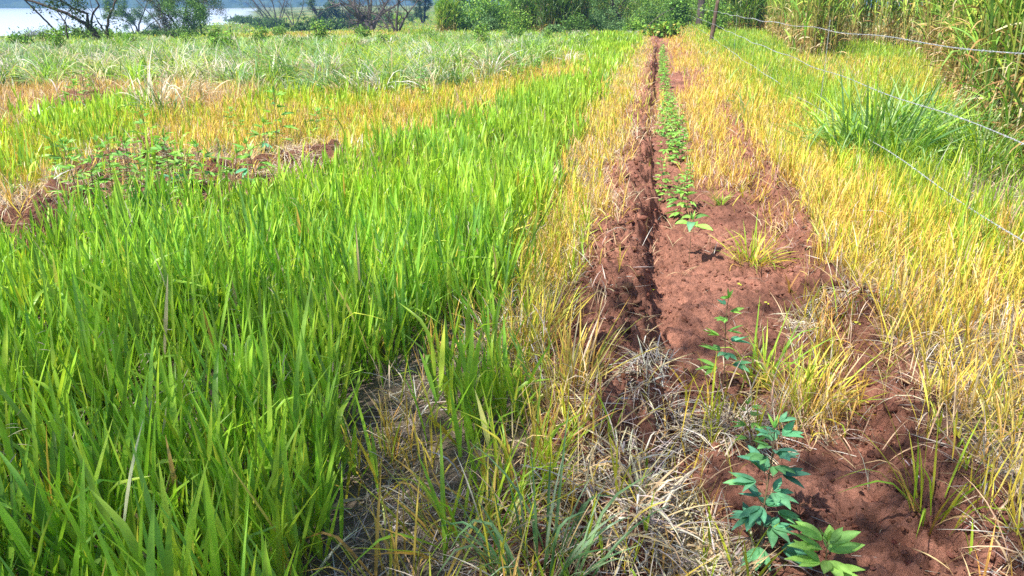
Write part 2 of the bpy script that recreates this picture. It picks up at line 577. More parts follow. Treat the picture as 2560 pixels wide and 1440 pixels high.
P_REED = [(.26, .46, .06), (.34, .54, .08), (.17, .34, .06), (.50, .58, .10)]
P_REEDDRY = [(.52, .36, .13), (.60, .44, .20), (.42, .27, .10), (.70, .58, .36), (.30, .19, .08)]

# zones painted as plots of ground (corner points read off the photograph and laid on the field)
Z_GREEN = [(-900, 1100), (-900, 900), (-300, 760), (0, 690), (200, 610), (430, 560), (640, 520), (780, 480), (900, 440), (1010, 400), (1130, 345), (1300, 270), (1440, 212), (1480, 160), (1400, 130), (1440, 105), (1530, 88), (1600, 84),
           (1585, 110), (1555, 150), (1510, 230), (1455, 350), (1425, 450), (1385, 560), (1350, 680), (1335, 760), (1230, 850), (1120, 880), (960, 930), (890, 1020), (895, 1200), (860, 1420), (780, 1700), (500, 2600), (-900, 2600)]
Z_GREEN2 = [(1020, 1030), (1100, 950), (1260, 960), (1350, 1060), (1380, 1180), (1300, 1300), (1180, 1330), (1070, 1220)]
Z_LGREEN = [(60, 370), (80, 300), (320, 280), (375, 330), (340, 372), (210, 392)]
Z_LLIME = [(-700, 540), (-700, 350), (60, 345), (210, 385), (250, 405), (140, 465), (0, 500)]
Z_RUST = [(-800, 350), (-800, 235), (0, 225), (400, 225), (650, 238), (640, 275), (340, 300), (60, 345)]
Z_YEL = [(340, 390), (345, 310), (620, 262), (1000, 255), (1180, 222), (1310, 185), (1420, 130), (1500, 118), (1560, 130), (1520, 190), (1440, 230), (1300, 275), (1130, 345), (1010, 400), (900, 420), (720, 390), (560, 400)]
Z_MIXTOP = [(620, 300), (640, 262), (1000, 252), (1040, 275), (900, 300)]
Z_REED = [(4200, 520), (2660, 478), (2520, 450), (2420, 360), (2350, 205), (2290, 130), (2110, 114), (2075, 158), (1995, 162), (1950, 112), (1885, 66), (1880, 44), (2200, 36), (4200, 60)]


def zone_of(x, y):
    """0 far field, 1 green, 2 straw edge, 3 soil furrow, 4 yellow right, 5 right green, 6 reeds, 7 thatch, 8 pasture, 9 yellow field,
    10 rust, 11 left green, 12 left lime, 13 dirt strip, 14 mixed top, 15 near straw right, 16 furrow overgrown, 17 shore"""
    n1 = fbm(x * 1.6, y * 1.6, 3, 101); n2 = fbm(x * 1.6, y * 1.6, 3, 111)
    d = np.hypot(x, y)
    amp = .10 + .028 * d
    j = np.random.default_rng(5).normal(0, 1, (2,) + np.shape(x)) * (.012 * d)
    X = x + amp * n1 + j[0]; Y = y + amp * n2 * 2 + j[1]
    px, py = project(X, Y)
    u, v = uv_of(X, Y)
    z = np.full(x.shape, 8)
    z[(py < 98)] = 0
    z[(d < 8) & (x < 1)] = 7
    z[(d < 8) & (x >= 1)] = 15
    z[inside([(600, 72), (650, 60), (960, 46), (985, 60), (960, 92), (900, 84), (780, 100), (700, 92), (640, 84)], px, py)] = 25
    z[inside(Z_RUST, px, py)] = 10
    z[inside(Z_YEL, px, py)] = 9
    z[inside(Z_MIXTOP, px, py)] = 14
    z[inside(Z_LGREEN, px, py)] = 11
    z[inside(Z_LLIME, px, py)] = 12
    # strips along the furrow
    st = (u > -1.3) & (u < .1) & (v < 34)
    z[st] = 2
    near = (py > 640) & (u < -.3)
    z[near] = 7
    z[(py > 640) & (u > -.98) & (u < -.3) & (v > 2.3)] = 23
    z[(u > 1.05) & (v < 60)] = 4
    z[(u > 1.75) & (v < 60)] = 26
    z[(u > 1.05) & (v < 4.5) & (u < 2.0)] = 15
    rb = 2.25 + .5 * bell(v, 4.5, 1.2) + .25 * n1
    z[(u > rb) & (v < 70)] = 5
    z[inside(Z_REED, px, py)] = 6
    for D in DIRT:
        z[inside(D, px, py)] = 13
    z[inside(Z_GREEN, px, py)] = 1
    z[inside(Z_GREEN2, px, py)] = 1
    pale = (u > 3.1) & (v > 12) & (v < 24)
    z[pale & (z == 5)] = 21
    z[inside([(2330, 560), (2380, 430), (2480, 405), (2800, 420), (2900, 640), (2560, 600)], px, py)] = 22
    wob = .10 * fbm(x * 2.3, y * 2.3, 3, 121)
    uu, _v = uv_of(x, y); uu = uu + wob + j[0] * .35
    z[(uu > -.40) & (uu < 1.12) & (v < 50)] = 3
    z[(uu > -.40) & (uu < -.10) & (v < 50) & (v > 1.2)] = 17
    z[(uu > -.44) & (uu < -.16) & (v > 5.2 + 2 * wob) & (v < 50)] = 18
    z[(uu > -.80) & (uu < -.38) & (v > 4.0)] = 2
    z[(uu > .46) & (uu < .98) & (v > 7.3 + 6 * wob) & (v < 50) & ~((v > 15.8) & (v < 20.5))] = 19
    z[(uu > .98) & (uu < 1.2) & (v > 5.5)] = 18
    z[(uu > .90) & (uu < 1.3) & (v > 12.5) & (n2 > -.25)] = 4
    z[(uu > -.8) & (uu < -.30) & (v > 9.5) & (v < 15) & (n2 > -.1)] = 2
    z[(uu > -.8) & (uu < -.26) & (v > 21) & (v < 50)] = 2
    z[(uu > -.16) & (uu < .5) & (v > 8.8) & (v < 15.5) & (n1 > .0)] = 18
    z[(v > 21) & (uu > -.5) & (uu < -.12) & (n1 < .2)] = 18
    z[(v > 44) & (uu > -1.5) & (uu < 2.2)] = 16
    z[inside([(1230, 1120), (1330, 960), (1430, 1010), (1480, 1180), (1600, 1120), (1690, 1140), (1740, 1220), (1860, 1260), (1860, 1440), (1950, 1700), (1200, 1900), (1180, 1300)], px + 80 * n1, py + 60 * n2)] = 20
    z[inside([(1700, 1040), (1930, 985), (2120, 925), (2230, 985), (2090, 1075), (1900, 1120), (1740, 1110)], px + 60 * n1, py + 40 * n2)] = 24
    z[inside([(1960, 830), (2060, 770), (2180, 800), (2120, 880), (2010, 900)], px + 60 * n1, py + 40 * n2)] = 24
    return z


# zone -> list of (type, tillers per square metre near the viewer)
ZONES = {
    0: [('past', 26), ('farg', 120), ('yel', 34), ('limey', 45), ('white', 8)],
    1: [('green', 370), ('limey', 30), ('straws', 12), ('thatch', 300)],
    2: [('yel', 330), ('straw', 430), ('yshort', 60), ('thatch', 420), ('limey', 25)],
    3: [('straw', 9), ('thatch', 40), ('yshort', 1.6), ('yel', 2)],
    4: [('yel', 760), ('straw', 260), ('limey', 50), ('thatch', 320)],
    5: [('fine', 430), ('straws', 60), ('limey', 60), ('thatch', 150)],
    6: [],
    7: [('thatch', 4200), ('straws', 26), ('green', 5), ('yel', 16)],
    8: [('past', 46), ('blue', 26), ('white', 24), ('limey', 75), ('farg', 60), ('straws', 90)],
    9: [('yel', 520), ('limey', 70), ('straw', 170), ('thatch', 100)],
    10: [('rust', 470), ('straw', 260), ('yel', 160), ('white', 16)],
    11: [('green', 260), ('limey', 200)],
    12: [('limey', 300), ('yel', 260), ('green', 40), ('thatch', 80)],
    13: [('straw', 260), ('thatch', 700), ('yshort', 22), ('green', 6), ('yel', 30)],
    14: [('limey', 260), ('yel', 260), ('green', 60)],
    15: [('straw', 420), ('yel', 170), ('thatch', 1300), ('yshort', 60)],
    16: [('yel', 240), ('straw', 190), ('thatch', 150)],
    17: [('straw', 60), ('thatch', 80), ('yel', 8)],
    18: [('straw', 230), ('yel', 95), ('thatch', 150), ('yshort', 6)],
    19: [('yel', 420), ('straw', 200), ('thatch', 150)],
    20: [('straw', 360), ('thatch', 1800), ('yel', 60), ('yshort', 24), ('limey', 14)],
    21: [('yel', 260), ('fine', 130), ('limey', 160), ('straw', 120), ('straws', 60)],
    26: [('yel', 480), ('limey', 190), ('fine', 110), ('straw', 240), ('thatch', 320)],
    25: [('yel', 260), ('rust', 120), ('farg', 20), ('limey', 40)],
    23: [('yel', 230), ('straw', 260), ('thatch', 1500), ('straws', 60), ('limey', 30), ('yshort', 25)],
    24: [('yel', 150), ('straw', 420), ('thatch', 700), ('limey', 22), ('straws', 60)],
    22: [('thatch', 1500), ('straw', 160), ('fine', 40), ('straws', 60)],
}
TYPES = {  # leaves, stem height, leaf length, width, tilt, bend, palette, material
    'green': dict(k=4, hs=(.05, .24), L=(.17, .32), W=(.011, .023), tilt=(.10, .62), bend=(.0, .40), pal=P_GREEN, tip=(1.15, 1.08, 1.0), mat='G', hn=.35),
    'limey': dict(k=4, hs=(.04, .20), L=(.14, .26), W=(.006, .012), tilt=(.1, .6), bend=(.0, .6), pal=P_LIME, tip=(1.2, .95, 1.0), mat='G', hn=.3),
    'yel': dict(k=4, hs=(.05, .22), L=(.11, .23), W=(.0040, .0075), tilt=(.1, .75), bend=(.0, .9), pal=P_YEL * 3 + P_LIME[:2] + P_STRAW[:2], tip=(1.03, .92, 1.1), mat='D', hn=.35),
    'rust': dict(k=4, hs=(.04, .18), L=(.12, .24), W=(.0035, .006), tilt=(.1, .9), bend=(.0, 1.0), pal=P_RUST + P_STRAW[:2] + P_YEL[5:], tip=(1.05, .95, 1.0), mat='D', hn=.3),
    'straw': dict(k=3, hs=(.01, .08), L=(.09, .22), W=(.0028, .006), tilt=(.5, 1.5), bend=(.2, 1.3), pal=P_STRAW * 2 + P_RUST[2:3] + P_GREY[:1], tip=(1.05, 1.0, 1.0), mat='D', hn=.4),
    'straws': dict(k=3, hs=(.02, .16), L=(.12, .26), W=(.004, .007), tilt=(.2, 1.2), bend=(.2, 1.2), pal=P_STRAW + P_GREY, tip=(1.05, 1.0, 1.0), mat='D', hn=.4),
    'yshort': dict(k=4, hs=(.01, .06), L=(.10, .22), W=(.006, .012), tilt=(.2, 1.1), bend=(.1, .6), pal=P_YEL[:3] + P_LIME + P_RUST[:1], tip=(1.05, .9, 1.0), mat='G', hn=.4),
    'thatch': dict(k=1, hs=(.0, .014), L=(.06, .20), W=(.003, .0065), tilt=(1.3, 1.66), bend=(-.2, .3), pal=P_GREY * 3 + P_STRAW, tip=(1, 1, 1), mat='D', hn=.0),
    'past': dict(k=4, hs=(.06, .26), L=(.30, .62), W=(.010, .019), tilt=(.15, .9), bend=(.5, 2.0), pal=P_PAST, tip=(1.1, 1.05, 1.1), mat='G', hn=.5),
    'blue': dict(k=4, hs=(.03, .20), L=(.30, .60), W=(.008, .015), tilt=(.2, 1.1), bend=(.7, 2.0), pal=P_BLUE, tip=(1.2, 1.15, 1.2), mat='G', hn=.5),
    'white': dict(k=4, hs=(.02, .16), L=(.26, .52), W=(.006, .012), tilt=(.4, 1.3), bend=(.5, 2.0), pal=P_WHITE + P_STRAW[:2], tip=(1, 1, 1), mat='D', hn=.5),
    'farg': dict(k=4, hs=(.08, .30), L=(.20, .45), W=(.010, .018), tilt=(.1, .6), bend=(.2, 1.1), pal=P_PAST[:2] + P_GREEN[:3] + P_LIME[:2], tip=(1.15, 1.0, 1.0), mat='G', hn=.3),
    'fine': dict(k=4, hs=(.05, .26), L=(.18, .34), W=(.005, .009), tilt=(.08, .5), bend=(.1, .9), pal=P_GREEN[:4] + P_LIME + P_PAST[:2], tip=(1.1, 1.0, 1.0), mat='G', hn=.35),
}
NAMES = {
    'green': ('green_grass', 'dense bright green upright grass filling the left foreground'),
    'limey': ('yellowing_grass', 'yellow green grass turning at the edges of the green patches'),
    'yel': ('yellow_grass', 'golden yellow drying grass along both sides of the furrow'),
    'rust': ('rusty_dry_grass', 'rusty orange dry grass at the far left of the dirt strip'),
    'straw': ('straw_grass', 'limp tan straw hanging over the furrow banks'),
    'straws': ('dead_stalks', 'thin dead grey stalks standing among the green grass'),
    'yshort': ('short_tufted_grass', 'short yellow tufts sprouting on the furrow edge'),
    'thatch': ('grass_litter', 'grey brown cut grass litter lying on the ground'),
    'past': ('pasture_grass', 'tall arching green pasture grass across the middle distance'),
    'blue': ('bluish_pasture_grass', 'blue green arching pasture grass in the middle distance'),
    'white': ('bleached_grass', 'bleached white arching grass in the middle distance'),
    'farg': ('far_field_grass', 'soft green grass of the far field near the lake'),
    'fine': ('fine_grass', 'fine green grass between the wire fence and the tall reeds'),
}


def tussocks(accs):
    """the pasture grows in tussocks: blades fanning out of shared crowns, each crown of one tone"""
    rng = np.random.default_rng(909)
    N = 9000
    d = np.sqrt(rng.uniform(11.5 ** 2, 46 ** 2, N)); a = rng.uniform(-.78, .78, N)
    x = d * np.sin(a); y = d * np.cos(a)
    z = zone_of(x, y)
    u_, v_ = uv_of(x, y)
    keep = (u_ < -1.2) & ((z == 8) | ((z == 0) & (rng.uniform(0, 1, N) < .5))) & (rng.uniform(0, 1, N) < np.clip(15 / d, .12, 1) * 1.0)
    x, y, d, z = x[keep], y[keep], d[keep], z[keep]
    n = len(x)
    px, py = project(x, y)
    zz = height(x, y, False)
    # tones: bleached towards the front left, blue green in the middle, bright green behind
    t = rng.uniform(0, 1, n) + .35 * fbm(x * .35, y * .25, 2, 911)
    front = sstep(150, 215, py)
    tone = np.where(t < .05 + .22 * front, 0, np.where(t < .38 + .25 * front, 1, np.where(t < .76, 2, 3)))
    pals = [P_WHITE + P_STRAW[:1], P_BLUE + P_WHITE[:1], P_PAST, P_LIME + P_REED]
    k = 46
    for ti_, key in ((0, 'white'), (1, 'blue'), (2, 'past'), (3, 'past')):
        s = tone == ti_
        m = int(s.sum())
        if m == 0: continue
        X = np.repeat(x[s], k); Y = np.repeat(y[s], k); Z = np.repeat(zz[s], k); D = np.repeat(d[s], k)
        hf = np.interp(D, [10, 16, 20, 26, 34, 60], [1.0, 1.0, .82, .62, .42, .36]) * np.repeat(rng.uniform(.55, 1.25, m), k)
        q = m * k
        r = .16 * np.sqrt(rng.uniform(0, 1, q)) * np.repeat(rng.uniform(.6, 1.5, m), k); aa = rng.uniform(0, 6.28, q)
        P = np.stack([X + r * np.cos(aa), Y + r * np.sin(aa), Z + rng.uniform(0, .12, q) * hf], 1)
        wind = np.repeat(rng.normal(2.9, .9, m), k)
        az = np.where(rng.uniform(0, 1, q) < .5, aa, wind) + rng.normal(0, .5, q)
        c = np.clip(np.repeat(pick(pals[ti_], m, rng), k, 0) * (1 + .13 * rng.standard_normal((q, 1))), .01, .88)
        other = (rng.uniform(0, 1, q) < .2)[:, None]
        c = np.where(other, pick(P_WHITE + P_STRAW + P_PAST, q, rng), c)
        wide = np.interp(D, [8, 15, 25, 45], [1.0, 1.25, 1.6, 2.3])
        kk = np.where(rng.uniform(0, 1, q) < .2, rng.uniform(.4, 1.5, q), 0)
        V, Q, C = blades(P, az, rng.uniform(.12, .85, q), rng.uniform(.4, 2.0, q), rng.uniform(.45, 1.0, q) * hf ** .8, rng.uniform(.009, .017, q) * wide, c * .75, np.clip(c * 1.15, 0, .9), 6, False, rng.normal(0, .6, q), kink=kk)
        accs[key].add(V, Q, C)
    print('tussocks', n)


def gen_grass():
    accs = {k: Acc() for k in TYPES}
    # rings around the viewer; nearer rings are denser
    rings = [(.75, 2.2), (2.2, 3.2), (3.2, 4.5), (4.5, 6.2), (6.2, 8.5), (8.5, 12), (12, 17), (17, 25), (25, 38), (38, 60), (60, 130), (130, 300)]
    ox, oy = 0.0, -0.55
    half = math.radians(44)
    for r0, r1 in rings:
        rm = (r0 + r1) / 2
        thin = min(1.0, (4.4 / rm) ** 1.0) if rm < 25 else (4.4 / 25) * (25 / rm) ** 1.9
        wide = max(1.0, (rm / 4.4) ** .42) if rm < 25 else (25 / 4.4) ** .42 * (rm / 25) ** .9
        area = half * ((r1 + .55) ** 2 - (r0 + .55) ** 2)
        dmax = 2600 if rm < 5 else 1500
        # candidates per unit of density: draw one set per type so every type has its own roots
        for ty, T in TYPES.items():
            mx = max([dn for z in ZONES.values() for (t, dn) in z if t == ty])
            th = thin
            if ty == 'thatch':
                th = thin * (1.0 if rm < 5 else .45)
                if rm > 12: continue
            if ty in ('straw', 'straws') and rm > 25: th *= .6
            nn = int(area * mx * th)
            if nn < 1: continue
            rr = np.sqrt(RNG.uniform((r0 + .55) ** 2, (r1 + .55) ** 2, nn))
            aa = RNG.uniform(-half, half, nn)
            x = ox + rr * np.sin(aa); y = oy + rr * np.cos(aa)
            z = zone_of(x, y)
            dens = np.zeros(nn)
            for zi, lst in ZONES.items():
                for t, dn in lst:
                    if t == ty:
                        dens[z == zi] = dn
            clump = fbm(x * 3.2, y * 3.2, 2, hash(ty) % 1 + 201 + len(ty))
            if ty in ('past', 'blue', 'white', 'farg', 'limey'):
                patch = fbm(x * .9, y * .7, 3, 301 + 7 * len(ty))
                dens = dens * np.clip(1 + 1.7 * patch, .05, 2)
            if ty == 'green':
                dens = dens * np.clip(1 + 2.1 * clump, .08, 1.5)
            if ty in ('straw', 'yel', 'yshort'):
                dens = dens * np.clip(1 + 1.5 * clump, .1, 1.6)
            keep = RNG.uniform(0, mx, nn) < dens
            if rm > 30:
                keep &= ~inside(LAKE, x, y)
            x, y, z = x[keep], y[keep], z[keep]
            n = len(x)
            if n == 0: continue
            zz = height(x, y)
            k = T['k']
            if rm > 17 and k > 3: k = 3
            # tiller properties
            hn = 1 + T['hn'] * fbm(x * .9, y * .9, 3, 401) + .12 * RNG.standard_normal(n)
            if ty == 'green':
                hn *= 1 + .12 * sstep(9, 3, np.hypot(x, y))
                hn *= np.where(inside(Z_GREEN2, *project(x, y)), .85, 1)
            if ty in ('yel', 'limey', 'fine', 'rust', 'green', 'straws'):
                hn *= np.interp(np.hypot(x, y), [20, 30, 60], [1, .75, .8])
            if ty in ('yel',):
                u_, v_ = uv_of(x, y)
                hn *= np.where((u_ < .1), .85, 1.05)
                hn *= np.where(z == 15, 1.15, 1)
            if ty in ('past', 'blue', 'farg', 'white'):
                hn *= np.interp(np.hypot(x, y), [10, 14, 18, 22, 27, 34, 60], [1.0, 1.0, .80, .62, .46, .33, .36])
            if ty in ('past', 'blue', 'farg', 'white'):
                hn *= 1 + .75 * fbm(x * .8, y * .45, 2, 421)
            if rm > 130: hn = hn * 1.8
            hn = np.clip(hn, .3, 1.8)
            waz = 2.75 + .8 * fbm(x * .7, y * .7, 2, 501) + RNG.normal(0, .9, n)
            lean = np.abs(RNG.normal(0, .22, n)) + .08 + (.12 * sstep(-.5, -2.5, x) if ty == 'green' else 0)
            if ty == 'straw':
                lean += .5
            if ty in ('yel', 'rust', 'fine'):
                lean += .55 * np.clip(fbm(x * 2.4, y * 2.4, 2, 451) + .1, 0, 1)
                waz += 1.6 * fbm(x * 1.9, y * 1.9, 2, 453)
            hs = RNG.uniform(*T['hs'], n) * hn * 1.15
            laz = RNG.uniform(0, 6.28, n)
            sd = np.stack([np.sin(lean) * np.cos(waz), np.sin(lean) * np.sin(waz), np.cos(lean)], 1)
            base = np.stack([x, y, zz - .005], 1)
            tcol = pick(T['pal'], n)
            patchc = 1 + .16 * fbm(x * 1.1, y * 1.1, 2, 601)[:, None]
            if ty == 'green':     # patches of yellower and of bluer green
                yw = np.clip(fbm(x * .55, y * .55, 3, 611) * 1.6 + .25 + .7 * sstep(4, 10, np.hypot(x, y)), 0, 1.5)[:, None]
                tcol = tcol * (1 - .35 * yw) + np.array((.52, .72, .05)) * .35 * yw
            if ty in ('past', 'blue', 'farg'):
                q = sstep(.15, .5, fbm(x * .7, y * .4, 2, 431))[:, None]
                tcol = tcol * (1 - q) + np.array((.20, .40, .07)) * q
            tcol = np.clip(tcol * patchc, .01, .88)
            mode_fold = rm < 5.5
            segs = 5 if rm < 5.5 else (4 if rm < 13 else 3)
            if ty in ('past', 'blue', 'white') and rm < 25: segs = 5
            if ty == 'thatch': segs = 2 if rm > 3 else 3; mode_fold = False
            # stems
            if k > 1 and rm < 13:
                tp = tcol * .85
                V, Qq, C = blades(base, waz, lean, np.full(n, .02), hs * 1.05 + .02, np.full(n, .0032) * wide ** .7, tp * np.array((1.0, .8, .8)), tp, 2, False, peak=.9)
                accs[ty].add(V, Qq, C)
            for j in range(k):
                fr = (j + .3 * RNG.uniform(0, 1, n)) / max(k - 1, 1)
                fr = np.minimum(fr, 1)
                root = base + sd * (hs * fr)[:, None]
                az = laz + j * math.pi + RNG.normal(0, .5, n)
                top = fr
                ti = RNG.uniform(*T['tilt'], n) * (1.15 - .65 * top)
                # the whole stand leans with the wind field a little
                L = RNG.uniform(*T['L'], n) * hn * (.8 + .3 * np.sin(math.pi * np.clip(top, 0, 1)))
                if ty in ('past', 'blue', 'white'):
                    L = L / hn * hn ** .45
                if rm < 3.3 and ty == 'straw':
                    L = L * 1.3
                W = RNG.uniform(*T['W'], n) * wide * {'green': 1.1 if rm < 3.3 else (1.05 if rm < 5.5 else 1), 'straw': 1.15 if rm < 3.3 else 1, 'past': 1.3, 'white': 1.5, 'blue': 1.3}.get(ty, 1) * (.85 if j == k - 1 else 1)
                be = RNG.uniform(*T['bend'], n) * (1.2 - .6 * top)
                sh = tcol * (1 + (.18 if ty == 'green' else .10) * RNG.standard_normal((n, 1)))
                c0 = sh * np.array((1.0, .95, 1.0)) * .88
                c1 = sh * np.array(T['tip'])
                if ty in ('green', 'fine'):
                    # oldest lowest leaves yellow, some brown tips
                    old = (RNG.uniform(0, 1, n) < (.16 if j == 0 else .02))[:, None]
                    oc = pick(P_YEL + P_STRAW, n)
                    c0 = np.where(old, oc * .9, c0); c1 = np.where(old, oc, c1)
                tw = RNG.normal(0, .55 if ty != 'straw' else 1.0, n)
                kk = None
                if ty in ('green', 'fine', 'yel', 'limey'):
                    kk = np.where(RNG.uniform(0, 1, n) < .10, RNG.uniform(.3, 1.6, n), 0)
                if ty in ('past', 'blue', 'straw', 'straws'):
                    kk = np.where(RNG.uniform(0, 1, n) < .25, RNG.uniform(.4, 1.4, n), 0)
                V, Qq, C = blades(root, az, ti, be, L, W, np.clip(c0, 0, .9), np.clip(c1, 0, .9), segs, mode_fold, tw, kink=kk)
                accs[ty].add(V, Qq, C)
    tussocks(accs)
    for ty, a in accs.items():
        o = a.build(NAMES[ty][0], M_GREEN if TYPES[ty]['mat'] == 'G' else M_DRY)
        if o:
            tag(o, NAMES[ty][1], 'grass', kind='stuff')
            print('grass', ty, len(o.data.vertices))


gen_grass()

def seed_heads():
    rng = np.random.default_rng(606)
    N = 4000
    d = np.sqrt(rng.uniform(1.8 ** 2, 12 ** 2, N)); a = rng.uniform(-.75, .3, N)
    x = d * np.sin(a); y = d * np.cos(a)
    z = zone_of(x, y); k = (z == 1) & (rng.uniform(0, 1, N) < .16)
    x, y = x[k], y[k]; n = len(x)
    P = np.stack([x, y, height(x, y)], 1)
    az = rng.uniform(0, 6.28, n); ti = rng.uniform(.05, .4, n); h = rng.uniform(.34, .52, n)
    acc = Acc()
    c = pick([(.30, .36, .10), (.40, .38, .16)], n, rng)
    V, Q, C = blades(P, az, ti, np.full(n, .15), h, np.full(n, .0022), c, c, 4, False, peak=.9)
    acc.add(V, Q, C)
    tip = V.reshape(n, 5, 2, 3)[:, -1].mean(1)
    for j in range(3):
        c = pick([(.42, .40, .24), (.50, .44, .30), (.34, .30, .20)], n, rng)
        V, Q, C = blades(tip - np.array((0, 0, .03)) * j, az + rng.normal(0, .9, n), rng.uniform(.6, 1.4, n), rng.uniform(.1, .9, n), rng.uniform(.04, .08, n), np.full(n, .0045), c, c, 4, True)
        acc.add(V, Q, C)
    o = acc.build('seed_heads', M_DRY)
    tag(o, 'thin pale seed heads rising among the bright green grass', 'seed heads', kind='stuff')


seed_heads()

# ------------------------------------------------------------------ soil clods
def clods():
    ico = [(0, 0, -1), (.72, -.53, -.45), (-.28, -.85, -.45), (-.89, 0, -.45), (-.28, .85, -.45), (.72, .53, -.45), (.28, -.85, .45), (-.72, -.53, .45), (-.72, .53, .45), (.28, .85, .45), (.89, 0, .45), (0, 0, 1)]
    tri = [(0, 1, 2), (1, 0, 5), (0, 2, 3), (0, 3, 4), (0, 4, 5), (1, 5, 10), (2, 1, 6), (3, 2, 7), (4, 3, 8), (5, 4, 9), (1, 10, 6), (2, 6, 7), (3, 7, 8), (4, 8, 9), (5, 9, 10), (6, 10, 11), (7, 6, 11), (8, 7, 11), (9, 8, 11), (10, 9, 11)]
    B = np.array(ico); T = np.array(tri)
    n = 42000
    v = 1.5 + RNG.uniform(0, 1, n) ** 1.4 * 8.5
    u = RNG.uniform(-.55, 1.45, n)
    x, y = xy_of(u, v)
    # and on the dirt strip at the left
    m = 9000
    sx = RNG.uniform(-6.5, -1.5, m); sy = RNG.uniform(4.5, 10, m)
    x = np.concatenate([x, sx]); y = np.concatenate([y, sy])
    u, v = uv_of(x, y)
    keep = (soil_mask(x, y) > .6) & (RNG.uniform(0, 1, len(x)) < .12 + .75 * np.clip(bell(u, -.2, .22) + bell(u, 1.12, .2) + (u < -1) + .9 * sstep(.05, .5, fbm(x * 3, y * 3, 2, 71)), 0, 1))
    x, y = x[keep], y[keep]
    n = len(x)
    r = .0025 + .011 * RNG.uniform(0, 1, n) ** 3.0
    big = (RNG.uniform(0, 1, n) < .03) & (uv_of(x, y)[1] > 2.6)
    r[big] = RNG.uniform(.009, .019, big.sum())
    onb = big & (bell(uv_of(x, y)[0], -.2, .2) + bell(uv_of(x, y)[0], 1.15, .15) > .4)
    r[onb] *= 1.7
    z = height(x, y)
    V = B[None] * (1 + .38 * RNG.standard_normal((n, 12, 1))) * r[:, None, None] * np.array((1, 1, .7))
    a = RNG.uniform(0, 6.28, n); ca, sa = np.cos(a)[:, None], np.sin(a)[:, None]
    V = np.stack([V[..., 0] * ca - V[..., 1] * sa, V[..., 0] * sa + V[..., 1] * ca, V[..., 2]], -1)
    V = V + np.stack([x, y, z + r * .2], 1)[:, None]
    Q = (np.arange(n)[:, None, None] * 12 + T[None]).reshape(-1, 3)
    c = pick([(.31, .135, .088), (.25, .105, .068), (.36, .16, .105), (.19, .075, .05)], n)
    C = np.repeat(c, 12, 0)
    o = mesh_np('soil_crumbs', V.reshape(-1, 3), Q, M_GROUND, C)
    tag(o, 'crumbly red soil clods scattered over the ploughed furrow', 'soil', kind='stuff')


clods()

# ------------------------------------------------------------------ reeds: tall grass wall at the right
def tall_leaves(acc, P, hmax, rng, nl=9, L=(.5, 1.0), W=(.018, .038), dryfrac=.35, pal=P_REED, wide=1.0, stem_r=.007, drybelow=1.1):
    """canes with long arching leaves; the lower leaves are dry"""
    n = len(P)
    hs = rng.uniform(.6, 1.0, n) * hmax
    waz = rng.uniform(0, 6.28, n); lean = np.abs(rng.normal(0, .09, n))
    sd = np.stack([np.sin(lean) * np.cos(waz), np.sin(lean) * np.sin(waz), np.cos(lean)], 1)
    cd = pick(P_REEDDRY, n, rng); cg = pick(pal, n, rng)
    for rot in (0, math.pi / 2):
        V, Q, C = blades(P, waz, lean, np.full(n, .04), hs, np.full(n, stem_r * 2) * wide, cd * .9, cg * .9, 5, False, np.full(n, rot), peak=.5)
        acc.add(V, Q, C)
    az0 = rng.uniform(0, 6.28, n)
    for j in range(nl):
        fr = np.clip((j + rng.uniform(0, .9, n)) / nl, 0, 1)
        hgt = hs * fr
        root = P + sd * hgt[:, None]
        dry = (rng.uniform(0, 1, n) < np.clip(dryfrac + .75 * (1 - hgt / drybelow), .05, .96))
        az = az0 + j * math.pi + rng.normal(0, .6, n)
        c = np.where(dry[:, None], pick(P_REEDDRY, n, rng), pick(pal, n, rng))
        ti = np.where(dry, rng.uniform(.3, 1.3, n), rng.uniform(.1, .5, n))
        be = np.where(dry, rng.uniform(.8, 2.6, n), rng.uniform(.2, 1.5, n))
        kk = np.where(rng.uniform(0, 1, n) < .25, rng.uniform(.4, 1.5, n), 0)
        V, Q, C = blades(root, az, ti, be, rng.uniform(*L, n) * np.where(dry, .8, 1), rng.uniform(*W, n) * wide * np.where(dry, .75, 1), c * .9, np.clip(c * 1.1, 0, .85), 6, True, rng.normal(0, .6, n), kink=kk)
        acc.add(V, Q, C)


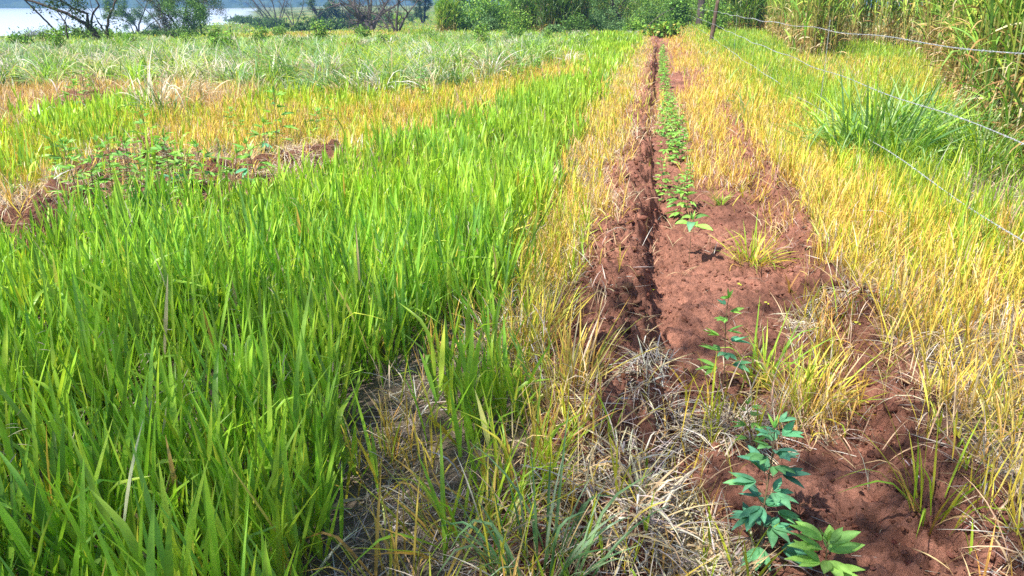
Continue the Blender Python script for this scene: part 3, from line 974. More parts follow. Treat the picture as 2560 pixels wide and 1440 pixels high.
def reeds():
    rng = np.random.default_rng(11)
    acc = Acc(); skirt = Acc()
    N = 30000
    x = rng.uniform(3.2, 30, N); y = rng.uniform(6.2, 75, N)
    px, py = project(x, y)
    ins = inside(Z_REED, px, py) & (px < 3300)
    # keep only the outer metres of the stand
    depth = np.ones(N) * 0
    edge = [flat(*p) for p in Z_REED[:12]]
    dmin = np.full(N, 1e9)
    for i in range(len(edge) - 1):
        ax, ay = edge[i]; bx, by = edge[i + 1]
        ex, ey = bx - ax, by - ay
        t = np.clip(((x - ax) * ex + (y - ay) * ey) / (ex * ex + ey * ey), 0, 1)
        dmin = np.minimum(dmin, np.hypot(x - ax - t * ex, y - ay - t * ey))
    d = np.hypot(x, y)
    thin = np.minimum(1, (9 / d) ** .9) * .85
    keep = ins & (dmin < 2.8) & (rng.uniform(0, 1, N) < thin)
    x, y, d = x[keep], y[keep], d[keep]
    for a, b in ((0, 14), (14, 24), (24, 120)):
        s = (d >= a) & (d < b)
        if not s.any(): continue
        P = np.stack([x[s], y[s], height(x[s], y[s]) - .02], 1)
        # several canes to a stool
        reps = 4 if a == 0 else 3
        P = np.repeat(P, reps, 0) + np.concatenate([rng.normal(0, .09, (len(P) * reps, 2)), np.zeros((len(P) * reps, 1))], 1)
        tall_leaves(acc, P, 3.4, rng, nl=9, wide={0: 1.25, 14: 1.6, 24: 2.0}[a], dryfrac=.24, drybelow=1.6, stem_r=.009)
        print('reeds', a, len(P))
    N2 = 150
    x = rng.uniform(3.9, 6.6, N2); y = rng.uniform(7.4, 12.5, N2)
    px, py = project(x, y); k_ = inside(Z_REED, px, py); x = x[k_]; y = y[k_]
    P = np.stack([x, y, height(x, y) - .02], 1); P = np.repeat(P, 3, 0) + rng.normal(0, .05, (len(P) * 3, 3)) * np.array((1, 1, 0))
    tall_leaves(acc, P, 2.9, rng, nl=8, L=(.7, 1.3), W=(.026, .046), dryfrac=.05, drybelow=.9, pal=P_REED + P_PAST[:2], stem_r=.008)
    o = acc.build('tall_reeds', M_DRY)
    tag(o, 'wall of tall reed grass, green above and dry brown below, behind the wire fence', 'reeds', kind='stuff')


reeds()


def tuft(name, label, cat, px, py, n, rad, L, W, tilt, bend, pal, seed, mat=None, group=None, loc=None, segs=6, kinkp=.2, hs=(0, .05), part='blades', wild=.6):
    rng = np.random.default_rng(seed)
    x0, y0, z0 = loc if loc else G(px, py)
    t = empty(name, (x0, y0, z0))
    r = rad * np.sqrt(rng.uniform(0, 1, n)); a = rng.uniform(0, 6.28, n)
    X = r * np.cos(a); Y = r * np.sin(a)
    P = np.stack([X, Y, height(x0 + X, y0 + Y) - z0 - .01 + rng.uniform(*hs, n)], 1)
    c = pick(pal, n, rng)
    ti = rng.uniform(*tilt, n) * (.45 + .75 * r / rad)
    az = a + rng.normal(0, wild, n)
    kk = np.where(rng.uniform(0, 1, n) < kinkp, rng.uniform(.5, 1.6, n), 0)
    V, Q, C = blades(P, az, ti, rng.uniform(*bend, n), rng.uniform(*L, n), rng.uniform(*W, n), c * .85, np.clip(c * 1.12, 0, .85), segs, True, rng.normal(0, .6, n), kink=kk)
    acc = Acc(); acc.add(V, Q, C)
    acc.build(part, mat or M_GREEN, t)
    tag(t, label, cat, group)
    return t


P_CL = [(.20, .38, .10), (.28, .48, .10), (.34, .54, .12), (.15, .30, .09), (.26, .42, .18), (.44, .60, .12)]
tuft('grass_clump', 'big dark green clump of broad grass beneath the lowest fence wire', 'grass clump', 2190, 425, 330, .42, (.55, 1.15), (.014, .030), (.05, .75), (.1, 1.2), P_CL + P_LIME[:1], 3, kinkp=.2, wild=1.1)
tuft('grass_clump', 'green clump just behind the right half of the big dark clump', 'grass clump', 2330, 395, 260, .42, (.5, 1.0), (.012, .026), (.05, .7), (.1, 1.3), P_CL, 31, kinkp=.2, wild=1.2)
tuft('grass_clump', 'yellow green clump spilling left from the big dark clump', 'grass clump', 2080, 395, 120, .25, (.4, .8), (.010, .020), (.3, 1.0), (.3, 1.2), P_LIME[:2] + P_CL, 32, kinkp=.2, wild=.9)
tuft('grass_clump', 'pale green grass clump right of the big dark clump, before the reeds', 'grass clump', 2440, 440, 240, .4, (.5, .95), (.010, .020), (.1, .8), (.2, 1.3), P_PAST + P_LIME[:1], 4, wild=1.2)
tuft('dead_grass_tuft', 'dead brown skirt of leaves under the big dark green clump', 'dead tuft', 2190, 440, 260, .5, (.2, .5), (.008, .018), (1.0, 1.9), (.2, 1.2), P_STRAW + P_GREY, 33, mat=M_DRY, wild=1.0)
tuft('grass_clump', 'grassy clump leaning out from the fence post base', 'grass clump', 1835, 140, 90, .25, (.5, .9), (.014, .022), (.1, .8), (.1, .7), P_PAST[:2] + P_REED, 5)
tuft('grass_tuft', 'pale blue green grass tuft at the bottom edge of the field', 'grass tuft', 1350, 1480, 60, .11, (.2, .46), (.006, .012), (.05, .6), (.1, 1.2), P_BLUE, 6, kinkp=.35)
tuft('grass_tuft', 'yellow green tuft fanning out on the red furrow floor', 'grass tuft', 1880, 665, 75, .09, (.15, .38), (.005, .010), (.2, 1.15), (.1, .6), P_LIME + P_YEL[:3], 7)
tuft('grass_tuft', 'small green tuft behind the fanning yellow one', 'grass tuft', 1802, 515, 26, .04, (.12, .26), (.006, .010), (.2, .9), (.1, .6), P_GREEN[:4], 8)
tuft('grass_tuft', 'sparse green tuft beside the middle sapling in the furrow', 'grass tuft', 1905, 960, 26, .07, (.2, .42), (.007, .012), (.2, .8), (.1, .6), P_LIME + P_GREEN[:2], 9)
tuft('grass_tuft', 'yellow tuft arching between the two nearest saplings', 'grass tuft', 2010, 1010, 90, .16, (.2, .4), (.005, .010), (.3, 1.1), (.3, 1.2), P_STRAW[:2] + P_YEL[:3] + P_LIME[:1], 10)
tuft('dead_grass_tuft', 'large dead grey grass tuft slumped into the furrow', 'dead tuft', 1655, 1015, 480, .16, (.08, .24), (.003, .008), (1.0, 2.0), (.1, 1.2), P_GREY * 2 + P_STRAW[:3], 11, mat=M_DRY, kinkp=.3, hs=(0, .07), wild=1.3)
tuft('dead_grass_tuft', 'small tan dead tuft on the left furrow bank', 'dead tuft', 1610, 885, 150, .07, (.06, .15), (.003, .007), (.8, 1.9), (.2, 1.5), P_STRAW, 12, mat=M_DRY, hs=(0, .03), wild=1.0)
tuft('dead_grass_tuft', 'matted dead tuft on the mound at the right furrow edge', 'dead tuft', 2060, 800, 520, .22, (.07, .20), (.003, .006), (1.1, 2.0), (.1, 1.0), P_STRAW[:4] + P_GREY, 13, mat=M_DRY, hs=(0, .04), wild=1.5)
tuft('dead_grass_tuft', 'tangled pale straw tuft at the near end of the furrow', 'dead tuft', 1590, 1290, 620, .26, (.10, .30), (.003, .008), (.6, 1.8), (.2, 1.6), P_STRAW * 2 + P_GREY + P_YEL[:1], 14, mat=M_DRY, kinkp=.35, hs=(0, .05), wild=1.5)
tuft('dead_grass_tuft', 'dry straw tuft between the bluish tuft and the nearest sapling', 'dead tuft', 1700, 1420, 560, .26, (.10, .30), (.003, .008), (.7, 1.8), (.2, 1.6), P_STRAW + P_GREY, 15, mat=M_DRY, kinkp=.35, hs=(0, .05), wild=1.5)
tuft('dead_grass_tuft', 'grey dead tuft just above the nearest sapling', 'dead tuft', 1840, 1080, 360, .15, (.08, .22), (.003, .008), (1.0, 2.0), (.1, 1.2), P_GREY + P_STRAW[:2], 16, mat=M_DRY, kinkp=.3, hs=(0, .05), wild=1.4)
tuft('dead_grass_tuft', 'brown root tuft hanging from the dark clod on the left dirt strip', 'dead tuft', 370, 415, 320, .22, (.14, .32), (.004, .008), (1.0, 2.1), (.2, 1.3), P_STRAW[2:] + P_GREY[:1] + P_RUST[:1], 17, mat=M_DRY, hs=(0, .08), wild=.8)
tuft('dead_grass_tuft', 'straw covered hump at the right end of the left dirt strip', 'dead tuft', 740, 415, 460, .34, (.12, .30), (.004, .008), (1.0, 1.9), (.1, 1.0), P_STRAW + P_GREY, 18, mat=M_DRY, hs=(0, .06), wild=1.0)
tuft('grass_clump', 'bleached drooping clump above the yellow band at left centre', 'grass clump', 440, 258, 300, .5, (.4, .8), (.008, .014), (.4, 1.2), (.8, 2.2), P_WHITE + P_STRAW[:2] + P_BLUE[:2], 19, mat=M_DRY)
tuft('grass_clump', 'silvery green fountain of grass in the middle of the pasture', 'grass clump', 1030, 190, 360, .5, (.5, 1.0), (.010, .016), (.2, 1.1), (.8, 2.0), P_BLUE + P_WHITE[:1], 20)

P_OR = [(.66, .42, .10), (.70, .50, .12), (.58, .52, .10), (.46, .50, .10)]
tuft('grass_tuft', 'yellow green tuft with orange leaves on the grey litter left of the bluish tuft', 'grass tuft', 1180, 1380, 60, .16, (.18, .42), (.007, .013), (.15, 1.0), (.0, .7), P_OR + P_LIME, 51)
tuft('grass_tuft', 'orange tipped sparse tuft at the bottom edge on the grey litter', 'grass tuft', 1010, 1500, 26, .14, (.2, .38), (.006, .011), (.2, 1.0), (.0, .6), P_OR, 52)
tuft('grass_tuft', 'green and yellow tuft between the small green patch and the straw', 'grass tuft', 1300, 1240, 60, .14, (.18, .40), (.007, .013), (.1, .9), (.0, .7), P_LIME + P_OR[:2], 53)
tuft('grass_tuft', 'orange stemmed tuft at the left foot of the furrow bank', 'grass tuft', 1420, 1000, 90, .13, (.2, .42), (.005, .009), (.05, .8), (.0, .7), P_OR + P_STRAW[:2], 54, mat=M_DRY)
tuft('grass_tuft', 'golden tuft beside the green edge, left of the furrow bank', 'grass tuft', 1330, 880, 110, .16, (.2, .42), (.005, .009), (.05, .8), (.0, .7), P_OR + P_YEL[:3], 55, mat=M_DRY)
tuft('grass_tuft', 'yellow green tuft at the far right of the near soil', 'grass tuft', 2330, 1290, 26, .08, (.2, .42), (.006, .011), (.1, .8), (.0, .6), P_LIME + P_OR[:1], 56)

for i, (a, b, pl, hh) in enumerate([(300, 128, 0, .9), (720, 150, 0, .8), (820, 158, 0, .9), (520, 165, 1, .8), (140, 150, 1, .8), (1180, 150, 0, .7), (640, 185, 1, .9), (905, 178, 0, .8), (330, 185, 1, .8), (1110, 120, 0, .6), (60, 190, 1, .9), (440, 150, 0, .9)]):
    tuft('grass_clump', ['dark green tall grass clump standing out of the paler pasture', 'grey green arching clump in the front of the pasture'][pl], 'grass clump', a, b, 170, .3, (.5 * hh, 1.05 * hh), (.012, .02), (.05, .8), (.2, 1.7), [P_REED + P_PAST[:2], P_BLUE + P_WHITE[:2]][pl], 60 + i, group=['dark clumps in the pasture', 'grey green clumps in the pasture'][pl])

# ------------------------------------------------------------------ saplings
def leaflet(acc, root, direction, L, W, droop, col, rng, segs=6, cup=.35):
    """one lance-shaped leaflet from root along direction (unit), drooping"""
    d = np.array(direction); d = d / np.linalg.norm(d)
    az = math.atan2(d[1], d[0]); tilt = math.acos(np.clip(d[2], -1, 1))
    n = 1
    t = np.linspace(0, 1, segs + 1)
    V, Q, C = blades(np.array([root]), np.array([az]), np.array([tilt]), np.array([droop]), np.array([L]), np.array([W]),
                     np.array([col]) * .92, np.clip(np.array([col]) * 1.08, 0, .85), segs, True, np.array([rng.normal(0, .35)]), peak=.42)
    # narrow the root of the leaflet
    C = np.array(C).reshape(segs + 1, 3, 3); C[:, 1] = np.clip(C[:, 1] * 1.35 + .03, 0, .85); C = C.reshape(-1, 3)
    V = V.reshape(segs + 1, 3, 3)
    mid = V[0].mean(0); V[0] = mid + (V[0] - mid) * .12
    acc.add(V.reshape(-1, 3), Q, C)


def tube(acc, pts, r, sides=6, col=(.1, .08, .05)):
    pts = np.array(pts, float); n = len(pts)
    r = np.array(r, float) if np.ndim(r) else np.full(n, r)
    tan = np.gradient(pts, axis=0); tan /= np.linalg.norm(tan, axis=1)[:, None] + 1e-9
    ref = np.where(np.abs(tan[:, 2:3]) > .9, np.array([[1., 0, 0]]), np.array([[0., 0, 1]]))
    ref = np.repeat(ref[:1], n, 0)
    a = np.cross(tan, ref); a /= np.linalg.norm(a, axis=1)[:, None] + 1e-9
    b = np.cross(tan, a)
    th = np.linspace(0, 2 * math.pi, sides, endpoint=False)
    V = pts[:, None] + r[:, None, None] * (np.cos(th)[None, :, None] * a[:, None] + np.sin(th)[None, :, None] * b[:, None])
    Q = []
    for i in range(n - 1):
        for j in range(sides):
            k = (j + 1) % sides
            Q.append((i * sides + j, i * sides + k, (i + 1) * sides + k, (i + 1) * sides + j))
    # cap the tip with quads folded onto the ring
    V = V.reshape(-1, 3)
    acc.add(V, np.array(Q), np.repeat(np.array([col]), len(V), 0))


P_SAP = [(.16, .36, .06), (.20, .42, .07), (.13, .30, .06), (.25, .48, .08)]
P_SAPDK = [(.10, .30, .17), (.12, .35, .18), (.085, .26, .15), (.15, .40, .18)]
P_SAPLT = [(.24, .48, .08), (.29, .54, .10), (.18, .40, .08)]


def sapling(h, whorls, L, pal, seed, leaflets=3, spread=1.0, petiole=.05, stem_r=.003, lean=(0, 0), wl=.34, start=.18, droop=(.2, .7), topsmall=True, dirs=None, bare=None):
    """builds the stem and foliage parts; returns root Empty at the origin"""
    rng = np.random.default_rng(seed)
    root = empty('sapling', (0, 0, 0))
    st = Acc(); fo = Acc()
    pts = []
    ph = rng.uniform(0, 6.28)
    for i in range(9):
        t = i / 8
        pts.append((lean[0] * t * h + .012 * math.sin(ph + 4 * t) * h * 2 * t, lean[1] * t * h + .012 * math.cos(ph + 5 * t) * h * 2 * t, -.02 + t * (h + .02)))
    pts = np.array(pts)
    tube(st, pts, np.linspace(stem_r, stem_r * .45, 9), 6)
    for w in range(whorls):
        f = start + (1 - start) * (w + .5 * rng.uniform(.4, 1)) / whorls
        f = min(f, .995)
        p = np.array([np.interp(f, np.linspace(0, 1, 9), pts[:, k]) for k in range(3)])
        az = rng.uniform(0, 6.28) if dirs is None else dirs[w % len(dirs)] + rng.normal(0, .2)
        if dirs is None: az = ph + w * 2.4 + rng.normal(0, .35)
        el = .25 + .75 * f + rng.normal(0, .12)          # upper leaves point up
        pd = np.array((math.cos(az) * math.cos(el), math.sin(az) * math.cos(el), math.sin(el)))
        sz = (1.0 if not topsmall else (1.1 - .55 * f ** 2)) * rng.uniform(.8, 1.15)
        pe = p + pd * petiole * sz
        tube(st, [p, (p + pe) / 2 + np.array((0, 0, .004)), pe], [stem_r * .4, stem_r * .35, stem_r * .3], 4)
        c = pick(pal, 1, rng, .12)[0]
        for k in range(leaflets):
            off = (k - (leaflets - 1) / 2) * (.62 if leaflets > 1 else 0) * spread
            e2 = el * .7 - .25 + rng.normal(0, .15)
            dl = np.array((math.cos(az + off) * math.cos(e2), math.sin(az + off) * math.cos(e2), math.sin(e2)))
            lf = L * sz * (1.0 if k == leaflets // 2 else .85) * rng.uniform(.88, 1.1)
            leaflet(fo, pe, dl, lf, lf * wl, rng.uniform(*droop), c * rng.uniform(.85, 1.15), rng)
    # folded young leaves at the tip
    for k in range(4):
        az = rng.uniform(0, 6.28); tl = rng.uniform(.1, .6)
        leaflet(fo, pts[-1], (math.cos(az) * math.sin(tl), math.sin(az) * math.sin(tl), math.cos(tl)), L * rng.uniform(.35, .6), L * .12, .2, pick(P_SAPLT, 1, rng)[0], rng)
    s = st.build('stem', M_STEM, root)
    f = fo.build('foliage', M_LEAF, root)
    return root


def put(root, px, py, rz=0, s=1.0, dz=0.0, loc=None):
    root.location = loc if loc else G(px, py)
    root.location.z += dz
    root.rotation_euler = (0, 0, rz)
    root.scale = (s, s, s)
    return root


sp = put(sapling(.46, 28, .098, P_SAPDK + [(.14, .36, .13)], 21, 3, .9, .055, .0040, (.05, .12), .38, .10), 1900, 1400, .4)
tag(sp, 'tallest near sapling with many blue green leaflets on the dark furrow soil', 'sapling')
sp = put(sapling(.50, 12, .095, P_SAP + P_SAPDK[:2], 22, 3, .9, .04, .0030, (.02, .02), .36, .30), 1803, 1000, 1.2)
tag(sp, 'slender sapling with spaced whorls of leaflets in the middle of the furrow', 'sapling')
sp = put(sapling(.22, 7, .105, P_SAPLT, 23, 3, .9, .02, .0034, (.05, .1), .38, .55, (.1, .5), False), 2065, 1490, 2.0)
tag(sp, 'low light green sapling at the bottom edge of the photo', 'sapling')
sp = put(sapling(.31, 6, .13, P_SAP + P_SAPDK[:2], 24, 1, 1, .03, .0026, (.02, .0), .40, .80, (.9, 1.7), False, dirs=[-.3, 2.9, -1.5, -1.9, .9, 2.2]), 1722, 654, 0)
tag(sp, 'lone sapling with a bare stem and drooping broad leaves on top', 'sapling')
sp = put(sapling(.26, 8, .07, P_SAPLT, 25, 3, 1, .03, .003, (-.1, .1), .30, .35), 1880, 1160, .3)
tag(sp, 'small bright green sapling just behind the tallest near sapling', 'sapling')
# the planted row along the furrow
protos = [sapling(.32, 16, .10, P_SAPLT + P_SAP, 31, 3, 1.1, .04, .003, (.1, .05), .34, .10),
          sapling(.38, 18, .095, P_SAPLT + P_SAP, 32, 3, 1.1, .04, .003, (-.1, .08), .34, .10),
          sapling(.27, 14, .105, P_SAPLT, 33, 3, 1.0, .04, .003, (.05, -.1), .36, .08)]
rr = random.Random(5)
vrow = 6.6; first = [True] * 3; rows = []
while vrow < 31:
    rows.append(vrow); vrow += .15 + .012 * vrow + rr.uniform(-.08, .12) + (.35 if rr.random() < .12 else 0)
for i, vv in enumerate(rows):
    k = i % 3
    o = protos[k] if first[k] else copy_tree(protos[k]); first[k] = False
    uu = .30 - .006 * (vv - 6) + rr.gauss(0, .065)
    x, y = xy_of(uu, vv)
    z = float(height(np.array([x]), np.array([y]))[0])
    put(o, 0, 0, rr.uniform(0, 6.28), rr.uniform(.5, 1.15), 0, Vector((x, y, z)))
    tag(o, 'leafy green seedling in the dense planted row along the furrow', 'seedling', 'seedlings planted in a row along the furrow')
    o.name = 'seedling'
# broad-leaved plants of the left dirt strip
weed = [sapling(.36, 12, .12, P_SAP + P_SAPLT, 41, 3, .9, .05, .004, (.1, .05), .30, .12, (.1, .6)),
        sapling(.42, 14, .11, P_SAP, 42, 3, .9, .05, .004, (-.12, .05), .30, .12, (.1, .6)),
        sapling(.30, 10, .13, P_SAP + P_SAPDK[:1], 43, 3, .9, .05, .004, (.05, -.1), .32, .10, (.1, .6))]
wfirst = [True] * 3
WEEDS = [(175, 470), (200, 490), (240, 510), (160, 440), (285, 500), (250, 440), (320, 460), (345, 500), (400, 470), (430, 440), (440, 490), (470, 460),
         (520, 470), (360, 540), (590, 480), (480, 520), (385, 395), (640, 450)]
for i, (a, b) in enumerate(WEEDS):
    k = i % 3
    o = weed[k] if wfirst[k] else copy_tree(weed[k]); wfirst[k] = False
    put(o, a, b + 4, rr.uniform(0, 6.28), rr.uniform(.95, 1.35), -.01)
    o.name = 'broadleaf_weed'
    tag(o, 'broad leaved green weed sprouting along the left dirt strip', 'weed', 'weeds along the left dirt strip')
WEED2 = [(575, 335, .9, 'bushy weed in the yellow grass, left of the tall dark weed'), (690, 375, 1.55, 'tall dark weed bush standing at the edge of the yellow grass'),
         (665, 385, 1.2, 'weed crowding the left side of the tall dark weed'), (790, 360, 1.1, 'leaning weed right of the tall dark weed'),
         (820, 345, .9, 'rightmost weed in the yellow grass before the green patch'), (190, 262, 1.4, 'weed on the dark clod at the far left'),
         (215, 255, 1.2, 'weed on the right side of the far left clod'), (1060, 250, 1.2, 'bright weed at the upper edge of the yellow band'),
         (1070, 262, 1.0, 'weed just below the bright one on the yellow band'), (1300, 205, 1.0, 'dark little weed in the yellow band near the green patch'), (1340, 200, 1.0, 'second dark little weed in the yellow band near the green patch'),
         (600, 360, .9, 'low weed between the bushy weed and the tall dark weed'), (410, 240, 1.0, 'bright sprig by the bleached clump'), (1640, 640, .1, '')]
for i, (a, b, s, l) in enumerate(WEED2[:-1]):
    o = copy_tree(weed[i % 3])
    put(o, a, b, rr.uniform(0, 6.28), s, -.01)
    o.name = 'broadleaf_weed'
    tag(o, l, 'weed', 'weeds in the yellow grass')
    if 'group' in o: del o['group']
# tiny yellowish seedlings on the soil
tiny = sapling(.035, 2, .02, P_LIME, 51, 2, 2, .008, .001, (0, 0), .8, .6, (.1, .4), False)
tf = True
for (a, b) in [(1575, 705), (1628, 740), (1850, 722), (1918, 758), (1900, 770), (2145, 815), (2460, 1215), (1985, 1010)]:
    o = tiny if tf else copy_tree(tiny); tf = False
    put(o, a, b, rr.uniform(0, 6.28), rr.uniform(.8, 1.2))
    o.name = 'tiny_seedling'
    tag(o, 'tiny two leaved yellow green seedling on bare red soil', 'seedling', 'tiny seedlings on the bare soil')

# ------------------------------------------------------------------ fence
def fence():
    root = empty('wire_fence', (*xy_of(2.11, 33.4), 0))
    inv = -Vector(root.location)
    tag(root, 'barbed wire fence with three wires on weathered wooden posts', 'fence')
    ox = np.array(root.location)

    def post(u, v, h, r, lean, name='post'):
        a = Acc()
        x, y = xy_of(u, v); z = float(height(np.array([x]), np.array([y]), False)[0])
        pts = []; rad = []
        rg = np.random.default_rng(int(v * 10) + 3)
        for i in range(15):
            t = i / 14
            pts.append((x + lean * t * h + .008 * rg.normal(), y + .006 * rg.normal(), z - .3 + t * (h + .3)))
            rad.append(r * (1.0 - .12 * t + .05 * rg.normal()))
        pts.append((pts[-1][0], pts[-1][1], pts[-1][2] + .004)); rad.append(r * .1)
        tube(a, np.array(pts) - ox, rad, 9)
        return a.build(name, M_POST, root), np.array((x + lean * h, y, z + h))
    post(2.11, 33.4, 1.72, .085, .09)
    post(2.0, 67, 1.75, .11, .02)
    post(2.1, 1.0, 1.6, .075, 0)
    HS = [1.35, .87, .38]

    def wire(h):
        a = Acc()
        v = np.concatenate([np.arange(1.0, 14, .02), np.arange(14, 33.4, .12), np.arange(33.4, 67, 1.0)])
        t = np.clip((v - 1) / 32.4, 0, 1)
        sag = -.07 * np.sin(math.pi * t) + .012 * np.sin(v * 1.7 + h * 5)
        u = 2.11 + .02 * np.sin(v * .8 + h * 3) + (v > 33.4) * (-.11) * (v - 33.4) / 33.6
        x, y = xy_of(u, v)
        zz = np.full(len(v), h) + sag
        for s in (0, math.pi):
            ph = v * 2 * math.pi / .11 + s
            rr_ = np.where(v < 14, .0026, .0028)
            P = np.stack([x + np.cos(ph) * rr_ * CR, y - np.cos(ph) * rr_ * SR, zz + np.sin(ph) * rr_], 1)
            tube(a, P - ox, np.where(v < 14, .0020, .0030), 4)
        b = a
        rg = np.random.default_rng(int(h * 100))
        for vb in np.arange(1.6, 28, .125):
            k = np.searchsorted(v, vb); c = np.array((x[min(k, len(v) - 1)], y[min(k, len(v) - 1)], zz[min(k, len(v) - 1)]))
            f = 1 if vb < 14 else 1.3
            for q in range(2):
                dv = rg.normal(0, 1, 3); dv /= np.linalg.norm(dv)
                tube(b, np.array([c - dv * .014, c, c + dv * .014]) - ox, np.array((.0008, .0024, .0008)) * f, 3)
        a.build('wire', M_WIRE, root)
    for h in HS:
        wire(h)
    # wire stays that tie the three wires together
    for vs_ in (10.6, 23.0):
        a = Acc()
        x, y = xy_of(2.11, vs_)
        for s in (0, math.pi):
            zs = np.linspace(.12, 1.42, 60)
            P = np.stack([x + .004 * np.cos(zs * 60 + s) + .01 * np.sin(zs * 3), y + .004 * np.sin(zs * 60 + s), zs], 1)
            tube(a, P - ox, .0016, 4)
        a.build('wire_stay', M_WIRE, root)


fence()

# ------------------------------------------------------------------ trees and shrubs
def leaves_at(acc, C, n_per, spread, size, pal, rng, ratio=.45):
    """small leaf faces scattered round the points C"""
    C = np.array(C)
    n = len(C) * n_per
    P = np.repeat(C, n_per, 0) + rng.normal(0, spread, (n, 3))
    d = rng.normal(0, 1, (n, 3)); d /= np.linalg.norm(d, axis=1)[:, None]
    e = np.cross(d, rng.normal(0, 1, (n, 3))); e /= np.linalg.norm(e, axis=1)[:, None]
    s = size * rng.uniform(.6, 1.4, n)[:, None]
    V = np.stack([P - d * s, P - e * s * ratio, P + d * s, P + e * s * ratio], 1).reshape(-1, 3)
    Q = np.arange(n * 4).reshape(-1, 4)
    c = np.clip(pick(pal, n, rng, .20) * np.repeat(rng.uniform(.6, 1.45, len(C)), n_per)[:, None], .01, .8)
    acc.add(V, Q, np.repeat(c, 4, 0))


def limb(acc, tips, p, d, L, r, depth, rng, up=.25, wander=.3, split=(2, 3), shrink=.68, ends_only=True, minr=.006):
    n = 5
    pts = [np.array(p)]; dd = np.array(d, float)
    for i in range(n):
        dd = dd + rng.normal(0, wander / n ** .5 * .8, 3) + np.array((0, 0, up / n))
        dd /= np.linalg.norm(dd)
        pts.append(pts[-1] + dd * L / n)
    r1 = max(r * .62, minr)
    tube(acc, pts, np.linspace(r, r1, n + 1), 6 if r > .03 else 4)
    if depth <= 1:
        tips.append(pts[-1]); tips.append(pts[-2])
        if not ends_only: tips.append(pts[2])
    if depth > 0:
        for k in range(rng.integers(split[0], split[1] + 1)):
            a = pts[-1] if k < 2 else pts[rng.integers(2, n)]
            nd = dd + rng.normal(0, .55, 3)
            nd /= np.linalg.norm(nd)
            limb(acc, tips, a, nd, L * shrink * rng.uniform(.8, 1.2), r1 * rng.uniform(.7, .95), depth - 1, rng, up, wander, split, shrink, ends_only, minr)


def tree(name, label, cat, bx, by, strokes, seed, bark=None, pal=None, size=.05, n_per=10, spread=.14, grow_d=3, L=1.2, ratio=.4, wander=.3, up=.2, side=None, group=None, dist=None, shrink=.7, twigs=2, leafk=.75, thin=.85):
    """strokes: stems traced as (pixels of the photograph) lists with start radius; each then branches on above"""
    rng = np.random.default_rng(seed)
    x0, y0, z0 = G(bx, by)
    if dist:
        d = ray(bx, by); k = dist / d[1]
        x0, y0 = d[0] * k, dist
        z0 = float(height(np.array([x0]), np.array([y0]))[0])
    root = empty(name, (x0, y0, z0))
    tag(root, label, cat, group)
    dep = y0 * math.cos(PITCH) + (EYE - z0) * math.sin(PITCH)
    s = F / dep
    st = Acc(); tips = []
    for pxs, r0, r1 in strokes:
        tk = thin * min(max(dep / 42, .8), 1.6)
        r0 *= tk; r1 *= tk
        pts = []
        y = 0.0; dy = rng.normal(0, .25)
        for i, (a, b) in enumerate(pxs):
            pts.append(((a - bx) / s, y, (by - b) / s - (.15 if i == 0 else 0)))
            if i + 1 < len(pxs):
                y += dy * math.hypot(pxs[i + 1][0] - a, pxs[i + 1][1] - b) / s
        # resample
        pts = np.array(pts); m = 4
        P = []
        for i in range(len(pts) - 1):
            for k in range(m):
                P.append(pts[i] + (pts[i + 1] - pts[i]) * k / m + (rng.normal(0, .012, 3) if (i or k) else 0))
        P.append(pts[-1]); P = np.array(P)
        R = np.linspace(r0, r1, len(P))
        tube(st, P, R, 8)
        d = P[-1] - P[-3]; d /= np.linalg.norm(d)
        for q in range(2):
            limb(st, tips, P[-1], d + rng.normal(0, .3, 3), L, r1 * .85, grow_d, rng, up, wander, shrink=shrink)
        for q in range(int(twigs * .7)):
            i = rng.integers(len(P) // 3, len(P))
            limb(st, tips, P[i], rng.normal(0, 1, 3) + np.array((0, 0, .6)), L * .5, R[i] * .35, max(grow_d - 1, 1), rng, up, wander, shrink=shrink)
    st.build('trunk', bark or M_BARK, root)
    if pal is not None and n_per:
        n_per = max(1, int(n_per * leafk)); fo = Acc()
        leaves_at(fo, tips, n_per, spread * .55, size, pal, rng, ratio)
        fo.build('crown', M_TREELEAF, root)
    return root


P_OLIVE = [(.07, .12, .035), (.10, .16, .045), (.13, .20, .06), (.05, .09, .03)]
P_DARK = [(.035, .07, .02), (.05, .10, .03), (.07, .13, .035)]
P_MID = [(.10, .20, .04), (.14, .27, .05), (.08, .16, .04), (.18, .32, .06)]
P_BR = [(.20, .38, .05), (.26, .46, .06), (.15, .30, .05), (.34, .48, .08)]
P_ACAC = [(.14, .26, .09), (.18, .32, .12), (.11, .21, .08), (.24, .38, .14)]

tree('tree', 'largest dark many stemmed tree leaning over the lake at left', 'tree', 262, 112,
     [([(258, 112), (240, 82), (226, 60), (190, 38), (150, 22), (92, 2)], .20, .09), ([(262, 112), (248, 85), (236, 62), (238, 40), (208, 25), (178, 2)], .17, .07),
      ([(272, 108), (271, 78), (276, 50), (288, 28), (302, 0)], .15, .07), ([(236, 62), (243, 40), (262, 20), (252, -2)], .10, .06), ([(271, 80), (255, 60), (248, 45)], .07, .04),
      ([(240, 95), (212, 84), (190, 74), (172, 70)], .045, .02)], 61, pal=P_OLIVE + P_DARK, n_per=15, size=.07, spread=.28, L=1.5, thin=.62)
tree('tree', 'thin bare forked tree just left of the largest dark tree', 'tree', 170, 112, [([(165, 108), (152, 80), (132, 50), (112, 20), (92, -5)], .07, .04), ([(172, 112), (170, 80), (169, 60), (155, 40), (142, 18)], .06, .03), ([(169, 60), (175, 48), (178, 36)], .035, .02)], 62, bark=M_BARK, pal=None, n_per=0, L=.9)
